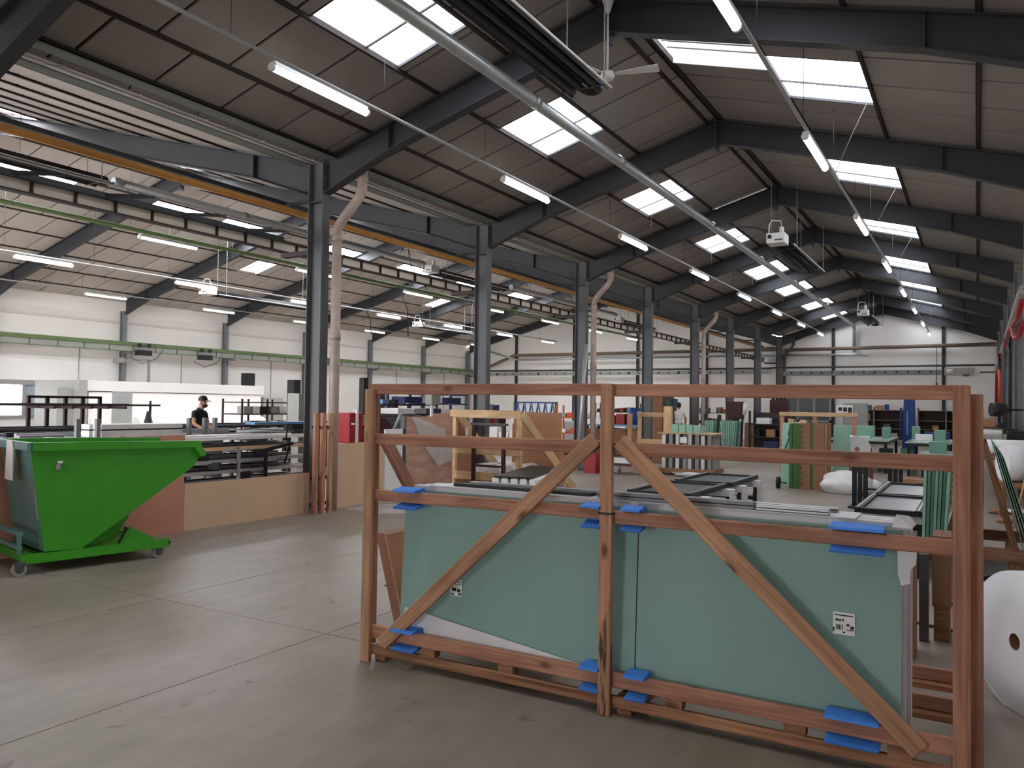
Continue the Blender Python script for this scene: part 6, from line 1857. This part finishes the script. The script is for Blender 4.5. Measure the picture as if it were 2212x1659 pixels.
MB().tube([(-12.0, 14.95, 0.0), (-12.0, 15.0, 0.9), (-12.0, 15.25, 1.28), (-12.0, 15.6, 1.3), (-12.0, 16.0, 1.0), (-12.0, 16.25, 0.75), (-12.0, 16.5, 0.0)], 0.13, 12).build('hose', 'dark_grey', t)
rack('dark red rack of parts behind the plywood sheet', -14.2, [16.9, 17.6, 18.3, 19.0, 19.7], 1.62, (0.7, 1.1, 1.35), 'maroon', 0.8, 1, th=0.03)
for q in range(10):
    z = (0.7, 1.1, 1.35)[q % 3]
    boxthing('parts_tray', '%s tray on the %s tier of the parts rack, %s from the hose' % (['silver', 'black', 'white', 'blue', 'dark red'][q % 5], ['low', 'middle', 'top'][q % 3], ORD[q // 3 + 1]), 'tray', -14.1, -13.5, 16.95 + 0.72 * (q // 3), 17.5 + 0.72 * (q // 3), z, z + 0.15, ['alu', 'black', 'white', 'navy', 'dark_red'][q % 5], group='trays on the parts rack')
t = thing('pillar_drill', 'white pillar drill standing among the parts racks', 'machine', (-13.0, 17.8, 0))
MB().cyl((-13.0, 17.8, 0), (-13.0, 17.8, 2.0), 0.05, 10).build('pillar', 'white_metal', t)
MB().box(-13.12, -12.88, 17.65, 18.05, 1.6, 1.95).build('head', 'grey_box', t, bevel=0.03)
MB().box(-13.15, -12.85, 17.6, 18.1, 1.0, 1.05).build('table', 'steel', t)
MB().box(-13.25, -12.75, 17.5, 18.1, 0, 0.06).build('foot', 'steel', t)
rack('tall white and navy shelf rack far behind the plywood sheet', -18.0, [22.0, 23.3, 24.6, 25.9], 2.1, (0.6, 1.2, 1.65, 2.0), 'navy', 0.8, 1)
for q in range(9):
    z = (1.2, 1.65, 2.0)[q % 3]
    boxthing('stock_box', '%s box on the navy shelf rack, %s tier, %s from the parts rack' % (['white', 'navy', 'grey'][q % 3 if q % 2 else 0], ['low', 'middle', 'top'][q % 3], ORD[q // 3 + 1]), 'box', -17.9, -17.3, 22.1 + 1.25 * (q // 3), 23.1 + 1.25 * (q // 3), z, z + 0.22, ['white', 'navy', 'grey_box'][q % 3 if q % 2 else 0], group='boxes on the navy shelf rack')
# dark machine silhouettes behind the downpipe
t = thing('profile_saw', 'dark profile saw with tall black posts behind the downpipe', 'machine', (-17.0, 20.0, 0))
MB().box(-17.5, -16.5, 19.6, 21.2, 0, 1.25).build('body', 'steel_brown', t, bevel=0.03)
MB().box(-17.3, -17.1, 19.7, 19.9, 1.25, 2.45).build('post', 'black', t)
MB().box(-17.0, -16.7, 20.0, 20.3, 1.25, 2.1).build('post', 'dark_grey', t)
MB().box(-16.9, -16.6, 20.7, 20.85, 1.25, 1.75).build('post', 'black', t)
MB().box(-16.6, -16.48, 19.9, 20.2, 1.55, 1.75).build('screen', 'sky_blue', t)
o = MB().box(-19.4, -19.1, 18.6, 18.9, 0, 2.35).build('machine_post', 'black'); tag(o, 'tall black machine post beside the electric cabinet', 'post')

# ================================================================== people


def person(label, loc, heading, height, lean, pose, shirt, trousers, cap, name='person'):
    """one continuous skinned body; heading = direction the person faces"""
    t = thing(name, label, 'person', loc)
    h = Vector((heading[0], heading[1], 0)).normalized(); sd = Vector((h.y, -h.x, 0))   # sd = right-hand side
    k = height / 1.75

    def P(f_, s_, z):
        # forward lean grows above the hips
        fl = f_ + max(0, z - 0.92) * lean
        return (h * fl + sd * s_) * k + Vector((0, 0, (z - max(0, z - 0.92) * lean * lean * 0.4) * k))
    V_ = []; R_ = []; E_ = []

    def add(p, r, prev=None):
        V_.append(p); R_.append(r * k)
        if prev is not None:
            E_.append((prev, len(V_) - 1))
        return len(V_) - 1
    pel = add(P(0, 0, 0.95), 0.145)
    wst = add(P(0.0, 0, 1.10), 0.125, pel)
    ch = add(P(0.01, 0, 1.30), 0.15, wst)
    nb = add(P(0.0, 0, 1.45), 0.085, ch)
    nk = add(P(0.02, 0, 1.52), 0.055, nb)
    hd = add(P(0.035, 0, 1.60), 0.082, nk)
    ht = add(P(0.03, 0, 1.68), 0.082, hd)
    for s_ in (-1, 1):
        hip = add(P(0, s_ * 0.09, 0.90), 0.095, pel)
        kn = add(P(0.02, s_ * 0.10, 0.50), 0.062, hip)
        an = add(P(-0.02, s_ * 0.10, 0.09), 0.042, kn)
        add(P(0.14, s_ * 0.11, 0.045), 0.038, an)
        sh = add(P(0.0, s_ * 0.175, 1.41), 0.062, ch)
        e_, w2, hn = pose[0 if s_ < 0 else 1]
        el = add(P(e_[0], s_ * e_[1], e_[2]), 0.045, sh)
        wr = add(P(w2[0], s_ * w2[1], w2[2]), 0.03, el)
        hnd = add(P(hn[0], s_ * hn[1], hn[2]), 0.034, wr)
        d = (V_[hnd] - V_[wr]).normalized() * k
        for q in range(4):
            off = sd * (0.022 * (q - 1.5)) * k
            f1 = add(V_[hnd] + d * 0.05 + off, 0.011, hnd)
            add(V_[f1] + d * (0.04 + 0.008 * (q in (1, 2))) - Vector((0, 0, 0.012)), 0.009, f1)
        th_ = add(V_[hnd] + d * 0.01 - sd * s_ * 0.045 * k, 0.012, hnd)
        add(V_[th_] + d * 0.04, 0.009, th_)
    me = bpy.data.meshes.new('skeleton'); me.from_pydata([tuple(v) for v in V_], E_, []); me.update()
    so = bpy.data.objects.new('skeleton', me); COL.objects.link(so)
    sk_ = so.modifiers.new('skin', 'SKIN'); sk_.use_smooth_shade = True
    for i, r_ in enumerate(R_):
        me.skin_vertices[0].data[i].radius = (r_, r_ * (0.75 if i in (pel, wst, ch) else 1.0))
    me.skin_vertices[0].data[pel].use_root = True
    so.modifiers.new('sub', 'SUBSURF').levels = 2
    so.modifiers['sub'].render_levels = 2
    dg = bpy.context.evaluated_depsgraph_get()
    bm_ = bpy.data.meshes.new_from_object(so.evaluated_get(dg))
    bpy.data.objects.remove(so)
    for m_ in ('skin', shirt, trousers, 'black'):
        bm_.materials.append(MATS[m_])
    el_z = [V_[i] for i in range(len(V_))]
    arms = []
    # index bookkeeping: nearest skeleton vertex decides the clothing
    kind = {}
    for i, p_ in enumerate(V_):
        kind[i] = 'skin'
    for i in (pel, wst, ch, nb):
        kind[i] = 'shirt'
    kind[pel] = 'trousers'
    base = ht + 1
    per = (len(V_) - base) // 2
    for s_ in range(2):
        o_ = base + s_ * per
        kind[o_] = kind[o_ + 1] = 'trousers'; kind[o_ + 2] = kind[o_ + 3] = 'shoe'
        kind[o_ + 4] = 'shirt'
    for f_ in bm_.polygons:
        c_ = f_.center
        i = min(range(len(V_)), key=lambda j: (V_[j] - c_).length - R_[j] * 0.5)
        f_.material_index = {'skin': 0, 'shirt': 1, 'trousers': 2, 'shoe': 3}[kind[i]]
        f_.use_smooth = True
    bo = bpy.data.objects.new('body', bm_); COL.objects.link(bo); bo.parent = t
    off = Vector(loc)
    H = V_[hd] + off; T = V_[ht] + off

    def L3(f_, s_, z):
        return H + (h * f_ + sd * s_ + Vector((0, 0, z))) * k
    for s_ in (-1, 1):
        MB().lathe(L3(0.078, s_ * 0.032, 0.03), [(0.0, -0.008), (0.012, -0.004), (0.012, 0.004), (0.0, 0.008)], 8, h).build('eye', 'black', t)
        MB().lathe(L3(0.0, s_ * 0.083, 0.015), [(0.0, -0.01), (0.022, -0.008), (0.03, 0.0), (0.02, 0.008), (0.0, 0.01)], 10, sd).build('ear', 'skin', t)
    MB().prism([L3(0.08, -0.015, 0.0), L3(0.08, 0.015, 0.0), L3(0.11, 0.0, -0.002), ], (0, 0, 0), Vector((0, 0, 0.045)) - h * 0.018).build('nose', 'skin', t)
    MB().bar(L3(0.083, -0.022, -0.035), L3(0.083, 0.022, -0.035), 0.01, 0.008).build('mouth', 'dark_red', t)
    if cap == 'cap':
        mb = MB().lathe(L3(-0.005, 0, 0.055), [(0.098, 0.0), (0.1, 0.03), (0.088, 0.08), (0.05, 0.115), (0.0, 0.122)], 20)
        cp = mb.build('cap', 'black', t)
        arc = [L3(0.09 + 0.09 * math.cos(a_), 0.085 * math.sin(a_), 0.06 - 0.02 * math.cos(a_)) for a_ in [math.radians(-90 + 18 * q) for q in range(11)]]
        MB().prism(arc, (0, 0, 0), (0, 0, 0.008)).build('brim', 'black', cp)
        MB().lathe(L3(0.045, 0, -0.10), [(0.0, 0.0), (0.045, 0.02), (0.065, 0.06), (0.06, 0.08), (0.0, 0.08)], 14).build('beard', 'hair', t)
    else:
        MB().lathe(L3(-0.018, 0, -0.01), [(0.07, -0.02), (0.092, 0.02), (0.095, 0.08), (0.075, 0.135), (0.04, 0.16), (0.0, 0.165)], 18).build('hair', 'hair', t)
    # shirt hem ring
    return t


work = (((0.10, 0.24, 1.15), (0.30, 0.16, 1.03), (0.37, 0.14, 1.01)), ((0.12, 0.24, 1.15), (0.32, 0.18, 1.05), (0.39, 0.15, 1.02)))
rest = (((0.0, 0.25, 1.14), (0.05, 0.26, 0.90), (0.07, 0.25, 0.83)), ((-0.02, 0.25, 1.14), (0.10, 0.24, 0.93), (0.14, 0.22, 0.88)))
person('man in black T-shirt and cap bending over the long profile bench', (-14.75, 11.45, 0), (0.83, 0.2), 1.75, 0.28, work, 'cloth_black', 'cloth_grey', 'cap')
p = atY(1466, 867, 27.0)
person('man in white T-shirt standing far behind the wrapped glass trolley', (p.x, 27.0, 0), (-0.4, 0.6), 1.80, 0.0, rest, 'cloth_white', 'cloth_black', 'hair')
